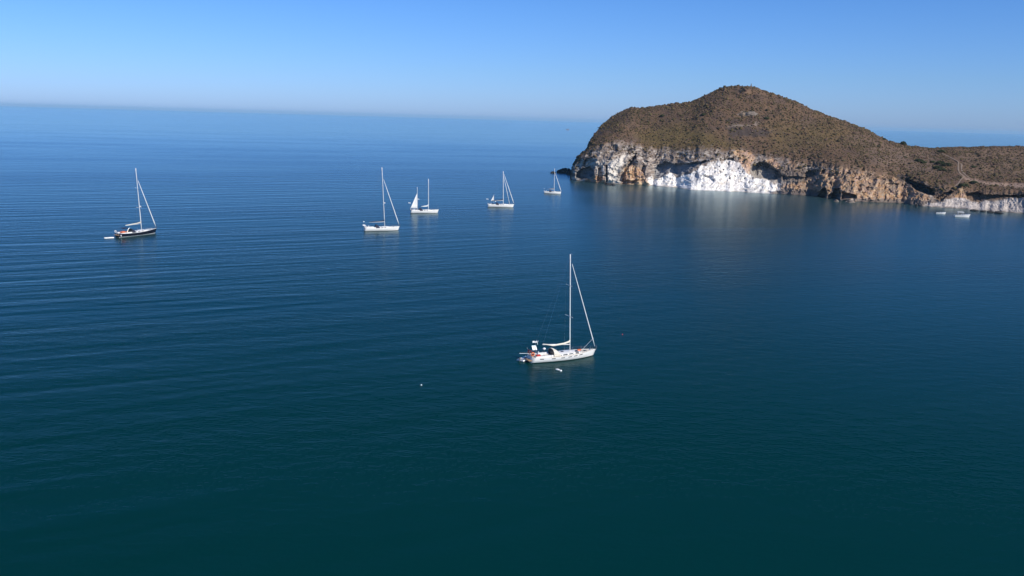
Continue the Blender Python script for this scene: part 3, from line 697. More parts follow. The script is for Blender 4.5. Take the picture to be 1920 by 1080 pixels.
def halfbeam(t, B):                # t 0 stern .. 1 bow
    return B / 2 * (0.74 + 0.26 * math.sin(min(t / 0.42, 1) * math.pi / 2)) * max(1 - max((t - 0.42) / 0.58, 0) ** 2.3, 0.0) if t < 1 else 0.02
def sheer(t, fb): return fb * (1.0 - 0.16 * math.sin(math.pi * min(t * 1.15, 1.0)) + 0.22 * t * t)
def hull_mesh(L, B, fb, z0=-0.6, z1=None, off=0.0, nt_=28, ns=9, flare=0.0):
    """hull shell between heights z0 and z1 (z1 None = up to the sheer)"""
    V = []; Fc = []
    for i in range(nt_ + 1):
        t_ = i / nt_; hb = max(halfbeam(t_, B), 0.03); sh = sheer(t_, fb)
        top = sh if z1 is None else min(z1, sh)
        for sgn in (-1, 1):
            for k in range(ns):
                z = z0 + (top - z0) * k / (ns - 1)
                q = min(max((z + 0.6) / (sh + 0.6), 0), 1)
                y = hb * (0.30 + 0.70 * math.sin(q ** 0.8 * math.pi / 2)) + off
                rake = 0.75 * (q - 0.35) * (t_ ** 3) * L / 14 + (-0.45 * (q - 0.4) * (1 - t_) ** 6 * -1) * L / 14
                V.append((-L / 2 + L * t_ * 0.97 + rake + (off if t_ > 0.9 else 0), sgn * y * (1 if t_ < 1 else 0.6), z))
    n2 = 2 * ns
    for i in range(nt_):
        for sg in (0, 1):
            for k in range(ns - 1):
                a = i * n2 + sg * ns + k; b = a + n2
                Fc.append((a, b, b + 1, a + 1) if sg == 0 else (a, a + 1, b + 1, b))
    for k in range(ns - 1):
        Fc.append((k, k + 1, ns + k + 1, ns + k))
        e = nt_ * n2; Fc.append((e + k, e + ns + k, e + ns + k + 1, e + k + 1))
    return V, Fc

def sailboat(x, y, yaw, L, B, label, name='sailing_yacht', hull='gel', stripe='anti', deck='deck', mast_h=18.0, mast_t=0.62, rake=2.0, heel=0.0,
             boom=True, cover='sail', boom_len=None, boom_h=2.6, rise=-0.15, fur=1, fur_r=0.12, fore_top=0.97, cabin=True, hood='blue', bim=None, spar='wspar', spreaders=2,
             mizzen=None, riding=None, extras=(), wire=0.018, mast_r=0.12, fb=1.15):
    root = bpy.data.objects.new(name, None); COL.objects.link(root)
    c = at(x, y); root.location = (c[0], c[1], 0); root.rotation_euler = (math.radians(heel), 0, math.radians(yaw))
    tag(root, label, 'sailboat', 'sailing yachts at anchor in the bay')
    hx = lambda t_: -L / 2 + L * 0.97 * t_
    h = MB().add(*hull_mesh(L, B, fb)).build('hull', hull, root, True)
    MB().add(*hull_mesh(L, B, fb, -0.55, 0.13, 0.012, ns=4)).build('waterline_stripe', stripe, root, True)
    if hull == 'navy': MB().add(*hull_mesh(L, B, fb, 0.14, 0.24, 0.014, ns=3)).build('cove_line', 'white', root, True)
    # toe rail / deck
    V = []; Fc = []; n = 28
    for i in range(n + 1):
        t_ = i / n; hb = max(halfbeam(t_, B), 0.03) - 0.03; z = sheer(t_, fb) - 0.05
        rk = (0.75 * 0.65 * t_ ** 3 + 0.45 * 0.6 * (1 - t_) ** 6) * L / 14
        xx = hx(t_) + rk - (0.03 if t_ == 1 else 0)
        V += [(xx, -hb, z), (xx, 0, z + 0.07 * hb), (xx, hb, z)]
    ck = (0.06, 0.34)
    for i in range(n):
        for k in range(2): a = i * 3 + k; Fc.append((a, a + 3, a + 4, a + 1))
    MB().add(V, Fc).build('deck', deck, root)
    rl = MB()
    for sg in (-1, 1):
        pts = []
        for i in range(n + 1):
            t_ = i / n; rk = (0.75 * 0.65 * t_ ** 3 + 0.45 * 0.6 * (1 - t_) ** 6) * L / 14
            pts.append((hx(t_) + rk, sg * (max(halfbeam(t_, B), 0.03) - 0.01), sheer(t_, fb) + 0.02))
        rl.tube(pts, 0.035, 6)
    rl.build('toe_rail', 'white' if hull == 'navy' else 'gel', root)
    # coachroof
    dz = lambda t_: sheer(t_, fb) - 0.05
    if cabin:
        V = []; Fc = []; n = 12; t0, t1 = 0.34, 0.80
        for i in range(n + 1):
            t_ = t0 + (t1 - t0) * i / n; w = halfbeam(t_, B) * 0.62; e = math.sin(min((t1 - t_) / 0.18, 1) * math.pi / 2)
            e = max(e, 0.04); z = dz(t_); hh = 0.50 * e
            for yy, zz in ((-w, 0), (-w * 0.93, hh * 0.8), (-w * 0.6, hh), (0, hh * 1.1), (w * 0.6, hh), (w * 0.93, hh * 0.8), (w, 0)): V.append((hx(t_), yy, z + zz))
        for i in range(n):
            for k in range(6): a = i * 7 + k; Fc.append((a, a + 7, a + 8, a + 1))
        Fc.append(tuple(range(7))); Fc.append(tuple(n * 7 + k for k in range(6, -1, -1)))
        cr = MB().add(V, Fc).build('coachroof', 'gel', root)
        for sg in (-1, 1):
            for ta, tb_ in ((0.38, 0.45), (0.475, 0.545), (0.57, 0.63)):
                wa, wb = halfbeam(ta, B) * 0.62 * 0.985, halfbeam(tb_, B) * 0.62 * 0.985
                za, zb = dz(ta), dz(tb_)
                V = [(hx(ta), sg * (wa + 0.012), za + 0.13), (hx(tb_), sg * (wb + 0.012), zb + 0.13), (hx(tb_), sg * (wb * 0.965 + 0.014), zb + 0.31), (hx(ta), sg * (wa * 0.965 + 0.014), za + 0.31)]
                V += [(p[0], p[1] - sg * 0.03, p[2]) for p in V]
                MB().add(V, [(0, 1, 2, 3), (7, 6, 5, 4), (0, 4, 5, 1), (1, 5, 6, 2), (2, 6, 7, 3), (3, 7, 4, 0)]).build('window', 'glass', cr)
        for ta in (0.50, 0.72):
            e = math.sin(min((t1 - ta) / 0.18, 1) * math.pi / 2)
            MB().box((hx(ta), 0, dz(ta) + 0.55 * e + 0.02), (0.55, 0.55, 0.06), 0.9).build('hatch', 'glass', cr)
    MB().box((hx(0.86), 0, dz(0.86) + 0.06), (0.55, 0.55, 0.08), 0.9).build('foredeck_hatch', 'glass', root)
    MB().box((hx(0.94), 0, dz(0.94) + 0.12), (0.3, 0.22, 0.22), 0.8).build('windlass', 'steel', root)
    # cockpit: coamings, sole and seats
    wc = halfbeam(0.2, B) * 0.62; xa, xb = hx(0.05), hx(0.33); zc_k = dz(0.2)
    cp = MB().box(((xa + xb) / 2, 0, zc_k + 0.05), (xb - xa, wc * 1.1, 0.06)).build('cockpit_sole', 'teak', root)
    co = MB()
    for sg in (-1, 1):
        co.box(((xa + xb) / 2, sg * wc * 0.98, zc_k + 0.19), (xb - xa, 0.22, 0.34), 0.95); co.box(((xa + xb) / 2 + 0.3, sg * wc * 0.70, zc_k + 0.12), ((xb - xa) * 0.8, wc * 0.42, 0.16))
    co.build('coaming', 'gel', root)
    wl = MB().torus((hx(0.12), 0, zc_k + 0.95), 0.42, 0.022, 'x'); wl.build('steering_wheel', 'steel', root)
    MB().box((hx(0.135), 0, zc_k + 0.5), (0.22, 0.25, 0.9), 0.75).build('pedestal', 'white', root)
    # rails
    st = MB(); zr_ = 0.62
    for sg in (-1, 1):
        tops = []
        for i in range(9):
            t_ = 0.04 + 0.90 * i / 8; rk = (0.75 * 0.65 * t_ ** 3 + 0.45 * 0.6 * (1 - t_) ** 6) * L / 14
            px, py, pz = hx(t_) + rk, sg * (max(halfbeam(t_, B), 0.1) - 0.06), sheer(t_, fb)
            st.tube([(px, py, pz - 0.03), (px, py, pz + zr_)], 0.018, 5); tops.append((px, py, pz + zr_))
        st.tube(tops, 0.012, 5); st.tube([(a, b, c_ - 0.3) for a, b, c_ in tops], 0.009, 4)
    st.build('guard_rail', 'steel', root)
    bt = sheer(1, fb); bx = hx(1) + 0.49 * L / 14
    pp = MB().tube([(hx(0.94) + 0.4, -0.42 * B / 4, bt + 0.6), (bx + 0.1, -0.12, bt + 0.68), (bx + 0.25, 0, bt + 0.70), (bx + 0.1, 0.12, bt + 0.68), (hx(0.94) + 0.4, 0.42 * B / 4, bt + 0.6)], 0.022, 6)
    pp.tube([(bx + 0.15, 0.1, bt - 0.05), (bx + 0.18, 0.05, bt + 0.68)], 0.02, 5); pp.tube([(bx + 0.15, -0.1, bt - 0.05), (bx + 0.18, -0.05, bt + 0.68)], 0.02, 5)
    pp.build('pulpit', 'steel', root)
    sb = halfbeam(0.02, B) - 0.08; sx = hx(0) + 0.2; sz = sheer(0, fb)
    ps = MB().tube([(sx + 1.1, -sb, sz + 0.62), (sx, -sb, sz + 0.66), (sx - 0.05, -sb * 0.5, sz + 0.66), (sx - 0.05, sb * 0.5, sz + 0.66), (sx, sb, sz + 0.66), (sx + 1.1, sb, sz + 0.62)], 0.022, 6)
    for sg in (-1, 1): ps.tube([(sx, sg * sb, sz - 0.05), (sx, sg * sb, sz + 0.66)], 0.02, 5); ps.tube([(sx, sg * sb * 0.5, sz - 0.05), (sx - 0.05, sg * sb * 0.5, sz + 0.66)], 0.02, 5)
    ps.build('pushpit', 'steel', root)
    # spars
    mx = hx(mast_t); mz = dz(mast_t) + (0.5 if 0.34 < mast_t < 0.75 else 0.0); rk = math.tan(math.radians(rake))
    def mp_(f, x0=mx, z0=mz, hh=mast_h): return (x0 - rk * hh * f, 0, z0 + hh * f)
    mast = MB().tube([mp_(f / 6) for f in range(7)], mast_r, 10, mast_r * 0.78, 0.7).build('mast', spar, root, True)
    MB().tube([mp_(1), (mp_(1)[0], 0, mp_(1)[2] + 0.6)], 0.012, 4).box((mp_(1)[0] + 0.2, 0, mp_(1)[2] + 0.05), (0.5, 0.06, 0.05)).build('masthead_aerial', 'steel', mast)
    fr = [0.36, 0.68] if spreaders == 2 else [0.52]
    for q, f in enumerate(fr):
        sp = B * (0.36 - 0.08 * q); p = mp_(f)
        MB().tube([(p[0] - 0.25, -sp, p[2] + 0.08), p, (p[0] - 0.25, sp, p[2] + 0.08)], 0.045, 6).build('spreader', spar, mast)
    cb = halfbeam(mast_t - 0.03, B) - 0.12
    for sg in (-1, 1):
        pts = [(mx - 0.3, sg * cb, dz(mast_t))]
        for q, f in enumerate(fr): pts.append((mp_(f)[0] - 0.25, sg * B * (0.36 - 0.08 * q), mp_(f)[2] + 0.08))
        pts.append(mp_(0.97)); MB().tube(pts, wire, 5).build('shroud', 'steel', root)
    ft = mp_(fore_top)
    MB().tube([(sx, 0, sz), mp_(1)], wire, 5).build('backstay', 'steel', root)
    bz = bt + 0.1; fx = bx - 0.05
    def lerp(a, b, f): return tuple(a[i] + (b[i] - a[i]) * f for i in range(3))
    a0 = (fx, 0, bz); MB().tube([a0, ft], wire, 5).build('forestay', 'steel', root)
    if fur:
        MB().tube([lerp(a0, ft, 0.03), lerp(a0, ft, 0.12), lerp(a0, ft, 0.5), lerp(a0, ft, 0.93)], [fur_r * 0.6, fur_r, fur_r * 0.85, fur_r * 0.35], 8).build('furled_headsail', 'sail', root, True)
        MB().tube([(fx, 0, bz + 0.02), (fx - 0.02, 0, bz + 0.2)], fur_r * 1.1, 8).build('furling_drum', 'black', root)
    if fur == 2:
        a1 = (hx(0.86), 0, dz(0.86) + 0.1); f1 = mp_(0.9)
        MB().tube([lerp(a1, f1, 0.02), lerp(a1, f1, 0.5), lerp(a1, f1, 0.93)], [fur_r * 0.8, fur_r * 0.7, fur_r * 0.35], 8).build('furled_staysail', 'sail', root, True)
    if boom:
        bl = boom_len or L * 0.34; g = mp_(0); gz = dz(mast_t) + boom_h - 0.6 + 0.0; p0 = (mx - 0.15, 0, gz + 0.5); p1 = (mx - bl, 0, gz + 0.5 + rise)
        bo = MB().tube([p0, p1], 0.085, 8).build('boom', spar, root, True)
        if cover:
            MB().tube([(p0[0] + 0.12, 0, p0[2] + 0.95), (p0[0] - 0.1, 0, p0[2] + 0.55), lerp(p0, p1, 0.22)[:2] + (p0[2] + 0.25,), lerp(p0, p1, 0.6)[:2] + (p0[2] + 0.10,), (p1[0] + 0.1, 0, p1[2] + 0.10)],
                      [0.08, 0.20, 0.19, 0.16, 0.08], 10, flat=0.75).build('sail_cover', cover, bo, True)
        MB().tube([(p1[0] + 0.1, 0, p1[2]), mp_(1)], wire * 0.7, 4).build('topping_lift', 'steel', bo)
    if hood:
        hw = halfbeam(0.34, B) * 0.72; V = []; Fc = []; xs0 = hx(0.36); n = 8
        for i, (dx, hh, sc_) in enumerate(((1.25, 0.42, 0.95), (0.75, 0.95, 1.0), (0.0, 1.28, 1.0), (-0.5, 1.30, 0.98))):
            for k in range(n + 1):
                a = math.pi * k / n; V.append((xs0 + dx * 0.8, -hw * sc_ * math.cos(a), dz(0.35) + 0.10 + hh * math.sin(a) ** 0.6 if 0 < k < n else dz(0.35) + 0.1))
        for i in range(3):
            for k in range(n): a = i * (n + 1) + k; Fc.append((a, a + 1, a + n + 2, a + n + 1))
        o = MB().add(V, Fc).build('sprayhood', hood, root)
        so = o.modifiers.new('thick', 'SOLIDIFY'); so.thickness = 0.03
        V = [(xs0 - 0.36, -hw * 0.95 * math.cos(math.pi * k / 8), dz(0.35) + 0.12 + 1.24 * math.sin(math.pi * k / 8) ** 0.6) if 0 < k < 8 else (xs0 - 0.36, (-1 if k == 0 else 1) * hw * 0.95, dz(0.35) + 0.12) for k in range(9)]
        V += [(p[0] + 0.03, p[1], p[2]) for p in V]
        MB().add(V, [tuple(range(9)), tuple(range(17, 8, -1))] + [(k, k + 9, (k + 1) % 9 + 9, (k + 1) % 9) for k in range(9)]).build('hood_opening_shade', 'black', root)  # black sheet standing in for the shade inside the sprayhood
        ww = hw * 0.5
        MB().add([(xs0 + 1.02, -ww, dz(.35) + 0.72), (xs0 + 1.02, ww, dz(.35) + 0.72), (xs0 + 0.70, ww, dz(.35) + 0.98), (xs0 + 0.70, -ww, dz(.35) + 0.98)], [(0, 1, 2, 3)]).build('window', 'glass', o)
    if bim:
        bw = halfbeam(0.2, B) * 0.85; zt = zc_k + 2.0; V = []; Fc = []; n = 8
        for i, xx in enumerate((hx(0.09), hx(0.16), hx(0.24))):
            for k in range(n + 1):
                f = k / n * 2 - 1; V.append((xx, bw * f, zt - 0.18 * f * f - (0.05 if i != 1 else 0)))
        for i in range(2):
            for k in range(n): a = i * (n + 1) + k; Fc.append((a, a + n + 1, a + n + 2, a + 1))
        o = MB().add(V, Fc).build('bimini', bim, root); so = o.modifiers.new('thick', 'SOLIDIFY'); so.thickness = 0.03
        fr_ = MB()
        for xx in (hx(0.09), hx(0.24)):
            fr_.tube([(hx(0.165), -bw, zc_k + 0.3), (xx, -bw, zt - 0.2), (xx, bw, zt - 0.2), (hx(0.165), bw, zc_k + 0.3)], 0.015, 5)
        fr_.build('bimini_frame', 'steel', o)
    if mizzen:
        t_, hh = mizzen; x0 = hx(t_); z0 = dz(t_) + 0.3
        mm = MB().tube([(x0 - rk * hh * f / 4, 0, z0 + hh * f / 4) for f in range(5)], mast_r * 0.75, 8, mast_r * 0.5).build('mizzen_mast', spar, root, True)
        MB().tube([(x0 - 0.3, -0.8, z0 + hh * 0.55), (x0 - 0.1, 0, z0 + hh * 0.53), (x0 - 0.3, 0.8, z0 + hh * 0.55)], 0.035, 5).build('spreader', spar, mm)
        MB().tube([(x0 - 0.1, 0, z0 + 1.0), (x0 - 3.4, 0, z0 + 0.9)], 0.06, 6).build('mizzen_boom', spar, root)
        for sg in (-1, 1): MB().tube([(x0 - 0.2, sg * 1.3, z0 - 0.3), (x0 - 0.3, sg * 0.8, z0 + hh * 0.55), (x0 - rk * hh, 0, z0 + hh * 0.97)], wire, 4).build('shroud', 'steel', root)
    if riding:                       # small steadying sail at the stern: luff foot (x,z), luff head z, foot length
        x0, z0, z1, fl, belly = riding; V = []; Fc = []; n = 8
        for i in range(n + 1):
            f = i / n
            for k in range(n + 1):
                g = k / n; xx = x0 - rk * (z1 - z0) * f - fl * g * (1 - f); V.append((xx, belly * math.sin(math.pi * g) * (1 - f), z0 + (z1 - z0) * f + 0.12 * g * (1 - f)))
        for i in range(n):
            for k in range(n): a = i * (n + 1) + k; Fc.append((a, a + 1, a + n + 2, a + n + 1))
        o = MB().add(V, Fc).build('riding_sail', 'sail', root, True); so = o.modifiers.new('thick', 'SOLIDIFY'); so.thickness = 0.012
    for e in extras: e(root, L, B, hx, dz, sx, sb, sz)
    return root

# fittings shared by the yachts
def radar(tx, y0, h, r=0.30, pole=True, mname='radar_dome'):
    def f(root, L, B, hx, dz, sx, sb, sz):
        x0 = hx(tx); z0 = dz(max(tx, 0))
        if pole: MB().tube([(x0, y0, z0 - 0.05), (x0, y0, z0 + h)], 0.035, 6).build('pole', 'steel', root)
        MB().ball((x0, y0, z0 + h + r * 0.5), r, 14, 8, (1, 1, 0.7)).build(mname, 'white', root, True)
    return f
def mastdome(f_, mast_t=0.62, mast_h=18, rake=2.0, r=0.30):
    def f(root, L, B, hx, dz, sx, sb, sz):
        x0 = hx(mast_t) - math.tan(math.radians(rake)) * mast_h * f_ + 0.36; z0 = dz(mast_t) + 0.5 + mast_h * f_
        MB().ball((x0, 0, z0), r, 14, 8, (1, 1, 0.6)).box((x0 - 0.2, 0, z0 - 0.16), (0.3, 0.12, 0.06)).build('radar_dome', 'white', root, True)
    return f
def windgen(tx, y0, h, r=0.42):
    def f(root, L, B, hx, dz, sx, sb, sz):
        x0 = hx(tx); z0 = dz(max(tx, 0)); zt = z0 + h
        MB().tube([(x0, y0, z0 - 0.05), (x0, y0, zt)], 0.035, 6).build('pole', 'steel', root)
        w = MB().tube([(x0 - 0.30, y0, zt + 0.05), (x0 - 0.05, y0, zt + 0.08), (x0 + 0.25, y0, zt + 0.05)], [0.06, 0.15, 0.09], 8).box((x0 - 0.5, y0, zt + 0.15), (0.4, 0.03, 0.34)).build('wind_generator', 'white', root)
        b = MB()
        for k in range(3):
            a = k * 2.094 + 0.4; b.tube([(x0 + 0.3, y0, zt + 0.05), (x0 + 0.32, y0 + math.cos(a) * r * 1.25, zt + 0.05 + math.sin(a) * r * 1.25)], [0.05, 0.03], 5)
        b.build('blades', 'white', w)
    return f
def panel(tx, y0, h, w=0.9, tilt=55):
    def f(root, L, B, hx, dz, sx, sb, sz):
        x0 = hx(tx); z0 = dz(max(tx, 0)) + h; c_, s_ = math.cos(math.radians(tilt)), math.sin(math.radians(tilt)); V = []
        for q in (0, 0.04):
            for a, b in ((-1, -1), (1, -1), (1, 1), (-1, 1)): V.append((x0 + a * w / 2, y0 + b * w / 2 * c_ + q * s_, z0 + b * w / 2 * s_ - q * c_))
        MB().add(V, [(0, 1, 2, 3), (7, 6, 5, 4), (0, 4, 5, 1), (1, 5, 6, 2), (2, 6, 7, 3), (3, 7, 4, 0)]).build('white_panel', 'white', root)
        MB().tube([(x0, y0 + 0.05, z0 - h - 0.05), (x0, y0 + 0.05, z0 - 0.1)], 0.03, 6).build('pole', 'steel', root)
    return f
def flag(tx, y0, L_=1.0):
    def f(root, L, B, hx, dz, sx, sb, sz):
        x0 = sx - 0.1; z0 = sz + 0.1; V = []; Fc = []; n = 8
        st = MB().tube([(x0, y0, z0), (x0 - 0.75, y0, z0 + 1.75)], 0.018, 5).build('flagstaff', 'white', root)
        for i in range(n + 1):
            g = i / n
            for k in range(5):
                q = k / 4; V.append((x0 - 0.70 + 0.28 * q + g * 0.30 - 0.12 * q * g, y0 - 0.16 * math.sin(g * 7) - 0.2 * g, z0 + 1.62 - 0.62 * q - 0.75 * g * L_))
        for i in range(n):
            for k in range(4): a = i * 5 + k; Fc.append((a, a + 1, a + 6, a + 5))
        o = MB().add(V, Fc).build('flag', 'red', st); so = o.modifiers.new('thick', 'SOLIDIFY'); so.thickness = 0.01
    return f
def lifering(tx, y0, h, m='orange', R=0.30):
    def f(root, L, B, hx, dz, sx, sb, sz):
        MB().torus((hx(tx), y0, dz(max(tx, 0)) + h), R, 0.09, 'y', 16, 8).build('lifebuoy', m, root, True)
    return f
def outboard(tx, y0, h):
    def f(root, L, B, hx, dz, sx, sb, sz):
        x0 = hx(tx) + 0.1; z0 = dz(max(tx, 0)) + h
        MB().box((x0, y0, z0), (0.42, 0.34, 0.5), 0.7).build('outboard_motor', 'white', root)
        MB().tube([(x0, y0, z0 - 0.25), (x0 - 0.05, y0, z0 - 0.95)], 0.06, 6).build('motor_leg', 'grey', root)
    return f
def fender(tx, sg, z=0.55, m='white'):
    def f(root, L, B, hx, dz, sx, sb, sz):
        hb = halfbeam(tx, B) + 0.10
        MB().tube([(hx(tx), sg * hb, z - 0.34), (hx(tx), sg * hb, z - 0.26), (hx(tx), sg * hb, z + 0.26), (hx(tx), sg * hb, z + 0.34)], [0.03, 0.13, 0.13, 0.03], 10).build('fender', m, root, True)
    return f
def portlights(side=-1, ts=(0.16, 0.34, 0.50, 0.62, 0.72), ln=0.055):
    def f(root, L, B, hx, dz, sx, sb, sz):
        fbv = sz / sheer(0, 1.0)
        for s_ in (-1, 1):
            for t0 in ts:
                V = []
                for dt, dzv in ((-ln / 2, -0.22), (ln / 2, -0.22), (ln / 2, -0.08), (-ln / 2, -0.08)):
                    t_ = t0 + dt; sh = sheer(t_, fbv); q = min((sh + dzv + 0.6) / (sh + 0.6), 1); yv = halfbeam(t_, B) * (0.30 + 0.70 * math.sin(q ** 0.8 * math.pi / 2)) + 0.02
                    V.append((hx(t_) + 0.75 * (q - 0.35) * t_ ** 3 * L / 14, s_ * yv, sh + dzv))
                V += [(p[0], p[1] - s_ * 0.04, p[2]) for p in V]
                MB().add(V, [(0, 1, 2, 3), (7, 6, 5, 4), (0, 4, 5, 1), (1, 5, 6, 2), (2, 6, 7, 3), (3, 7, 4, 0)]).build('portlight', 'glass', root)
    return f
def locker(tx, y0, d, m, h=0.3, name='cushion'):
    def f(root, L, B, hx, dz, sx, sb, sz): MB().box((hx(tx), y0, dz(max(tx, 0)) + h), d, 0.9).build(name, m, root)
    return f
def davit_board(y0=0.0):
    def f(root, L, B, hx, dz, sx, sb, sz):
        MB().box((sx - 0.35, 0, sz - 0.55), (0.9, sb * 1.5, 0.08)).build('swim_platform', 'teak', root)
        MB().tube([(sx - 0.1, 0.3, sz), (sx - 0.5, 0.3, sz - 0.7), (sx - 0.5, 0.3, -0.2)], 0.02, 5).tube([(sx - 0.1, 0.6, sz), (sx - 0.5, 0.6, sz - 0.7), (sx - 0.5, 0.6, -0.2)], 0.02, 5).build('ladder', 'steel', root)
    return f
def whisker(root, L, B, hx, dz, sx, sb, sz):
    MB().tube([(sx + 0.3, -sb * 0.4, sz + 0.72), (sx - 2.3, -sb * 0.2 + 0.3, sz + 0.80)], 0.045, 6).build('stern_pole', 'wspar', root)
    MB().tube([(hx(0.80), 0, dz(0.8) + 0.1), (hx(1) - 0.1, 0, sz + 2.5)], 0.03, 5).build('spinnaker_pole', 'alu', root)
def seat_person(tx, y0, shirt, hat):
    pass

# nearest yacht
sailboat(1055, 672.2, 25, 14.3, 4.1,  'white sloop nearest the camera, cream deck, red flag and white domes at the stern', mast_h=18.8, mast_t=0.625, rake=2.3, fb=1.02,
         cover='deck', boom_len=6.0, boom_h=1.85, rise=0.45, fur_r=0.095, mast_r=0.105, hood='deck', bim=None, spreaders=2, deck='deck', wire=0.010,
         extras=(portlights(ts=(0.13, 0.30, 0.44, 0.55, 0.64, 0.73)), windgen(0.06, -0.9, 3.0), panel(0.05, -0.6, 1.9), radar(0.20, -0.6, 1.45, 0.30, mname='satellite_dome'), flag(0, -0.3), lifering(0.015, -1.05, 0.75), lifering(0.03, 0.9, 0.75, 'red'),
                 davit_board(), whisker, locker(0.10, -0.9, (0.9, 0.5, 0.3), 'red', 0.45), locker(0.05, 0.3, (0.5, 0.5, 0.4), 'orange', 0.6), locker(0.04, -0.2, (0.35, 0.3, 0.35), 'black', 0.5, 'stern_locker'), locker(0.70, -0.75, (0.7, 0.7, 0.35), 'grey', 0.25, 'folded_sail_bag'), locker(0.60, 0.9, (1.0, 0.5, 0.25), 'teak', 0.2, 'deck_locker'),
                 locker(0.8, 0.7, (0.8, 0.35, 0.2), 'orange', 0.15, 'deck_bag')))
# far left, dark hull
sailboat(257.5, 441, 60, 16.4, 4.3, 'black-hulled sloop at the far left with orange cockpit and beige boom cover', hull='navy', stripe='rubber', deck='gel', mast_h=22.2, mast_t=0.635, rake=2.9,
         cover='beige', boom_len=6.6, boom_h=2.8, fur_r=0.16, mast_r=0.15, hood='blue', bim='blue', fore_top=0.86, fb=1.45, wire=0.02,
         extras=(mastdome(0.38, 0.635, 22.2, 2.9, 0.33), outboard(0.0, -0.6, 0.35), fender(0.02, -1, 0.7), locker(0.10, -0.9, (1.5, 0.9, 0.55), 'orange', 0.55), locker(0.19, -1.0, (1.2, 0.6, 0.5), 'brown', 0.5), davit_board(), lifering(0.0, 0.8, 0.7, 'white')))
# left of centre
sailboat(716, 432.5, 21, 14.2, 4.1, 'white sloop with black boom cover and tall mast, left of the two-masted boat', mast_h=23.2, mast_t=0.60, rake=2.8, cover='blue', boom_len=6.2, boom_h=2.4,
         fur_r=0.16, mast_r=0.15, hood='blue', fore_top=0.86, fb=1.35, wire=0.02,
         extras=(mastdome(0.40, 0.60, 23.2, 2.8, 0.34), radar(0.0, 0.5, 2.2, 0.28), outboard(0.0, -0.8, 0.6), lifering(0.02, -1.2, 0.7, 'white'), panel(0.0, 0, 1.0, 1.0, 20)))
# ketch
sailboat(796, 399.5, 15, 13.4, 3.9, 'white two-masted boat with a white triangular sail set at the stern', name='ketch', mast_h=14.3, mast_t=0.66, rake=0.6, cover='sail', boom_len=3.6, boom_h=2.0,
         fur=0, mast_r=0.15, hood='blue', fb=1.35, spreaders=1, wire=0.014, mizzen=(0.25, 10.8), riding=(-6.7 + 13.4 * 0.97 * 0.25 - 0.12, 2.2, 9.4, 3.1, 0.25), fore_top=0.95,
         extras=(windgen(-0.01, 0.9, 3.3, 0.35), windgen(0.285, 0.0, 5.4, 0.3), outboard(0.0, -0.6, 0.5), locker(0.02, -0.8, (0.9, 0.5, 0.3), 'grey', 0.4)))
# right of centre
sailboat(939, 388.5, 6, 13.6, 4.0, 'white sloop with two furled headsails and a tiny white stern sail', mast_h=16.8, mast_t=0.61, rake=1.5, cover='blue', boom_len=6.0, boom_h=2.3, fur=2, fur_r=0.17, mast_r=0.15,
         hood='blue', fb=1.35, wire=0.016, riding=(-6.8 + 3.2, 3.0, 6.2, 1.7, 0.15), fore_top=0.98,
         extras=(MB and radar(0.30, 0.0, 1.6, 0.30, False), outboard(0.0, -0.9, 0.4), windgen(0.0, 0.8, 2.6, 0.35), locker(0.2, 0, (1.6, 1.4, 0.5), 'blue', 0.4),
                 lambda r_, L, B, hx, dz, sx, sb, sz: MB().tube([(-3.58, 0, 1.2), (-3.75, 0, 6.5)], 0.06, 6).build('riding_sail_mast', 'alu', r_)))
# near the headland
sailboat(1036, 363.3, -6, 10.6, 3.4, 'smallest white sloop, moored closest to the headland with furled headsail', mast_h=14.0, mast_t=0.61, rake=1.0, cover='grey', boom_len=4.2, boom_h=1.9, fur_r=0.17, mast_r=0.13,
         hood='blue', fore_top=0.88, fb=1.2, spreaders=1, wire=0.014, extras=(radar(0.0, 0.6, 1.7, 0.22), outboard(0.0, -0.5, 0.4), locker(0.2, 0, (1.0, 1.0, 0.4), 'blue', 0.4)))

# tenders
def tender(x, y, yaw, L, label, rib=True, mtl='white', tilt=0):
    root = bpy.data.objects.new('dinghy', None); COL.objects.link(root); c = at(x, y); root.location = (c[0], c[1], 0.0); root.rotation_euler = (0, math.radians(tilt), math.radians(yaw))
    tag(root, label, 'dinghy', 'tenders floating behind the yachts')
    w = L * 0.24; pts = []
    for i in range(17):
        a = i / 16; s_ = -1 if a < 0.5 else 1; q = 1 - abs(a - 0.5) * 2
        q_ = 1 if rib else 0.7; pts.append((-L / 2 + L * min(q * 1.25, 1) * 0.85 + (0.15 * L * math.cos((a - 0.5) * 9) if q > 0.8 else 0), (w if q < 0.7 else w * math.sqrt(max(1 - ((q - 0.7) / 0.3) ** 2, 0))) * s_, (0.16 + 0.16 * q * q) * q_))
    MB().tube(pts, L * (0.062 if rib else 0.042), 10).build('tube', mtl, root, True)
    MB().box((-0.1, 0, 0.08), (L * 0.8, w * 1.7, 0.08)).build('floor', 'rubber', root)
    MB().box((-L * 0.05, 0, 0.28), (0.22, w * 1.9, 0.05)).build('thwart', 'white', root)
    MB().box((-L / 2 + 0.08, 0, 0.25), (0.06, w * 1.7, 0.32)).build('transom', 'white', root)
    if rib:
        m_ = MB().box((-L / 2 - 0.12, 0, 0.55), (0.3, 0.26, 0.4), 0.7).build('outboard_motor', 'grey', root)
        MB().tube([(-L / 2 - 0.12, 0, 0.4), (-L / 2 - 0.16, 0, -0.3)], 0.05, 6).build('motor_leg', 'grey', m_)
    return root
tender(982.5, 675, 55, 2.6, 'small white inflatable dinghy tucked under the stern of the nearest yacht')
tender(204.5, 446.6, 28, 3.1, 'long thin white dinghy trailing behind the black-hulled yacht', rib=False)

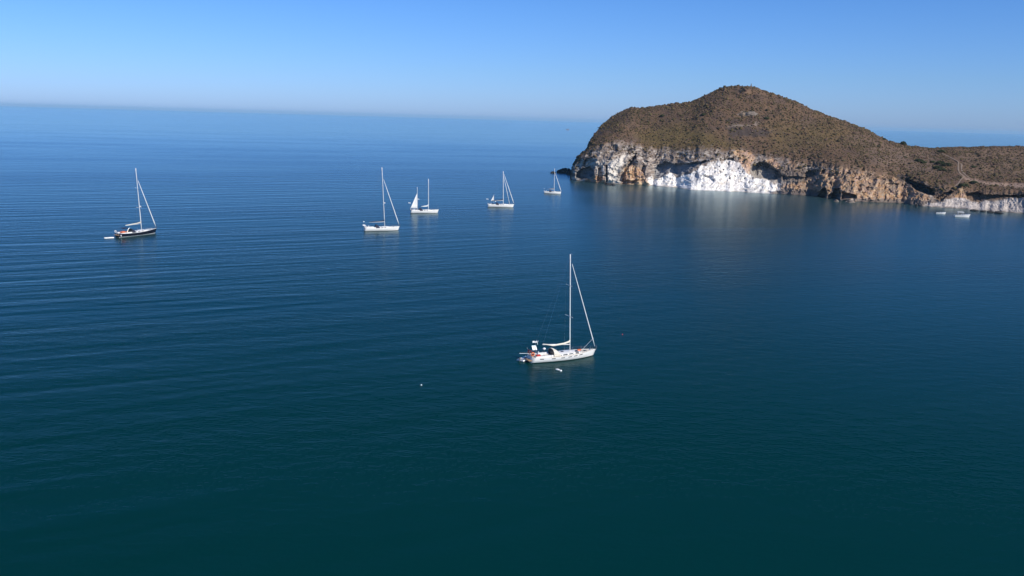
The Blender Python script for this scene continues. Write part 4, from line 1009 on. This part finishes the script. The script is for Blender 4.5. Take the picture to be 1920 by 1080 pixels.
# motorboats near the pale beach
def motorboat(x, y, yaw, L, B, label, top):
    root = bpy.data.objects.new('motorboat', None); COL.objects.link(root); c = at(x, y); root.location = (c[0], c[1], 0); root.rotation_euler = (0, 0, math.radians(yaw))
    tag(root, label, 'motorboat', 'motorboats moored off the pale beach')
    V = []; Fc = []; n = 14; fb = 1.15 * L / 7
    for i in range(n + 1):
        t_ = i / n; hb = B / 2 * (1 if t_ < 0.5 else math.sqrt(max(1 - ((t_ - 0.5) / 0.5) ** 2.4, 0.0)) + 0.01); sh = fb * (0.85 + 0.45 * t_ * t_)
        xx = -L / 2 + L * t_; rk = 0.9 * t_ ** 4 * L / 7
        V += [(xx - rk, -hb * 0.55, -0.25), (xx - rk * 0.5, -hb * 0.85, 0.12), (xx, -hb, sh), (xx, -hb * 0.86, sh + 0.01), (xx, hb * 0.86, sh + 0.01), (xx, hb, sh), (xx - rk * 0.5, hb * 0.85, 0.12), (xx - rk, hb * 0.55, -0.25)]
    for i in range(n):
        for k in (0, 1, 2, 4, 5, 6): a = i * 8 + k; Fc.append((a, a + 8, a + 9, a + 1))
    Fc.append((0, 1, 2, 3, 4, 5, 6, 7))
    MB().add(V, Fc).build('hull', 'gel', root)
    V = []; Fc = []; i0 = 7
    for i in range(i0, n + 1):
        t_ = i / n; hb = B / 2 * (1 if t_ < 0.5 else math.sqrt(max(1 - ((t_ - 0.5) / 0.5) ** 2.4, 0.0)) + 0.01) * 0.86; sh = fb * (0.85 + 0.45 * t_ * t_)
        xx = -L / 2 + L * t_; V += [(xx, -hb, sh + 0.01), (xx, 0, sh + 0.05 + 0.1 * (1 - t_)), (xx, hb, sh + 0.01)]
    for i in range(n - i0):
        for k in (0, 1): a = i * 3 + k; Fc.append((a, a + 3, a + 4, a + 1))
    MB().add(V, Fc).build('foredeck', 'gel', root)
    MB().box((-L * 0.24, 0, 0.22), (L * 0.48, B * 0.8, 0.06)).build('cockpit_sole', 'deck', root)
    MB().box((-L * 0.38, 0, 0.45), (0.45, B * 0.75, 0.4)).build('bench', 'white', root)
    MB().box((-L * 0.02, 0, fb * 0.9), (L * 0.16, B * 0.5, 0.7), 0.8).build('console', 'gel', root)
    V = [(L * 0.05, -B * 0.36, fb), (L * 0.05, B * 0.36, fb), (-L * 0.01, B * 0.32, fb + 0.5), (-L * 0.01, -B * 0.32, fb + 0.5)]
    MB().add(V + [(p[0] - 0.04, p[1], p[2]) for p in V], [(0, 1, 2, 3), (7, 6, 5, 4), (0, 4, 5, 1), (1, 5, 6, 2), (2, 6, 7, 3), (3, 7, 4, 0)]).build('windscreen', 'glass', root)
    m_ = MB().box((-L / 2 - 0.2, 0, 0.75), (0.4, 0.36, 0.55), 0.75).build('outboard_motor', 'black' if not top else 'white', root)
    MB().tube([(-L / 2 - 0.2, 0, 0.5), (-L / 2 - 0.25, 0, -0.35)], 0.08, 6).build('motor_leg', 'grey', m_)
    if top:
        zt = fb + 1.45
        o = MB().box((-L * 0.13, 0, zt), (L * 0.40, B * 0.82, 0.09), 0.96).build('hardtop', 'white', root)
        for sx_ in (-L * 0.30, L * 0.02):
            for sg in (-1, 1): MB().tube([(sx_ * 0.9, sg * B * 0.40, fb * 0.85), (sx_, sg * B * 0.36, zt - 0.04)], 0.04, 6).build('strut', 'white', o)
    r_ = MB()
    for sg in (-1, 1):
        pts = []
        for t_ in (0.6, 0.75, 0.9, 0.98): 
            hb = B / 2 * math.sqrt(max(1 - ((t_ - 0.5) / 0.5) ** 2.4, 0)); pts.append((-L / 2 + L * t_, sg * hb * 0.9, fb * (0.85 + 0.45 * t_ * t_) + 0.4)); r_.tube([(pts[-1][0], pts[-1][1], pts[-1][2] - 0.42), pts[-1]], 0.015, 4)
        r_.tube(pts, 0.018, 5)
    r_.build('bow_rail', 'steel', root)
motorboat(1764, 401.2, -8, 5.2, 2.1, 'smaller open white motorboat off the pale beach, nearer the ochre cliff', False)
motorboat(1804, 407.2, -12, 7.8, 2.7, 'larger white motorboat with a hardtop off the pale beach', True)

# distant fishing boat at the horizon
def fishing_boat(x, y):
    root = bpy.data.objects.new('fishing_boat', None); COL.objects.link(root); c = at(x, y); root.location = (c[0], c[1], 0); root.rotation_euler = (0, 0, math.radians(175))
    tag(root, 'tiny dark reddish fishing boat far out on the open sea left of the headland', 'fishing boat')
    MB().add(*hull_mesh(15, 4.6, 1.9)).build('hull', 'brown', root, True)
    MB().box((-3.2, 0, 2.8), (3.2, 2.8, 2.4), 0.9).build('wheelhouse', 'brown', root)
    MB().tube([(1.5, 0, 1.6), (1.5, 0, 6.0)], 0.12, 6).build('mast', 'black', root)
    MB().tube([(1.5, 0, 4.6), (-2.5, 0, 5.2)], 0.09, 6).build('derrick', 'black', root)
    MB().box((1.6, 0, 1.75), (5, 3.4, 0.1)).build('deck', 'teak', root)
    for sg in (-1, 1): MB().box((-2.4, sg * 1.38, 3.3), (1.2, 0.06, 0.6)).build('window', 'glass', root)
fishing_boat(1064, 243.6)

# floats
def buoy(x, y, r, m, label, name='mooring_buoy', sc=(1, 1, 1), yaw=0, group=None, tilt=0):
    root = bpy.data.objects.new(name, None); COL.objects.link(root); c = at(x, y); root.location = (c[0], c[1], 0); root.rotation_euler = (0, math.radians(tilt), math.radians(yaw))
    tag(root, label, 'buoy', group)
    MB().ball((0, 0, r * 0.45), r, 18, 12, sc).build('float', m, root, True)
    MB().torus((0, 0, r * 0.45 + r * sc[2]), r * 0.22, r * 0.07, 'x', 12, 6).build('lifting_eye', 'steel', root)
G = 'small mooring buoys on the bay'
buoy(790, 722.5, 0.13, 'white', 'lone round white buoy on open water left of the nearest yacht', group=G)
buoy(1167, 627.5, 0.12, 'red', 'small red buoy on open water right of the nearest yacht', group=G)
buoy(1045.5, 694, 0.24, 'white', 'long white float lying in front of the nearest yacht, left of a pair', 'float', (1.9, 0.8, 0.7), -28, G)
buoy(1051.5, 696, 0.20, 'white', 'round white float in front of the nearest yacht, right of a pair', sc=(1.15, 1, 0.9), group=G)

# marker on the summit
def marker():
    i = int(np.searchsorted(xs, 1408)); g = P[i, 2 + NC + NH - 1]
    root = bpy.data.objects.new('summit_marker', None); COL.objects.link(root); root.location = g
    tag(root, 'small stone survey pillar on the summit of the hill', 'marker')
    MB().box((0, 0, 0.15), (1.9, 1.9, 0.9), 0.8).build('plinth', 'concrete', root)
    MB().tube([(0, 0, 0.6), (0, 0, 2.3)], 0.34, 10, 0.26).build('pillar', 'concrete', root)
marker()
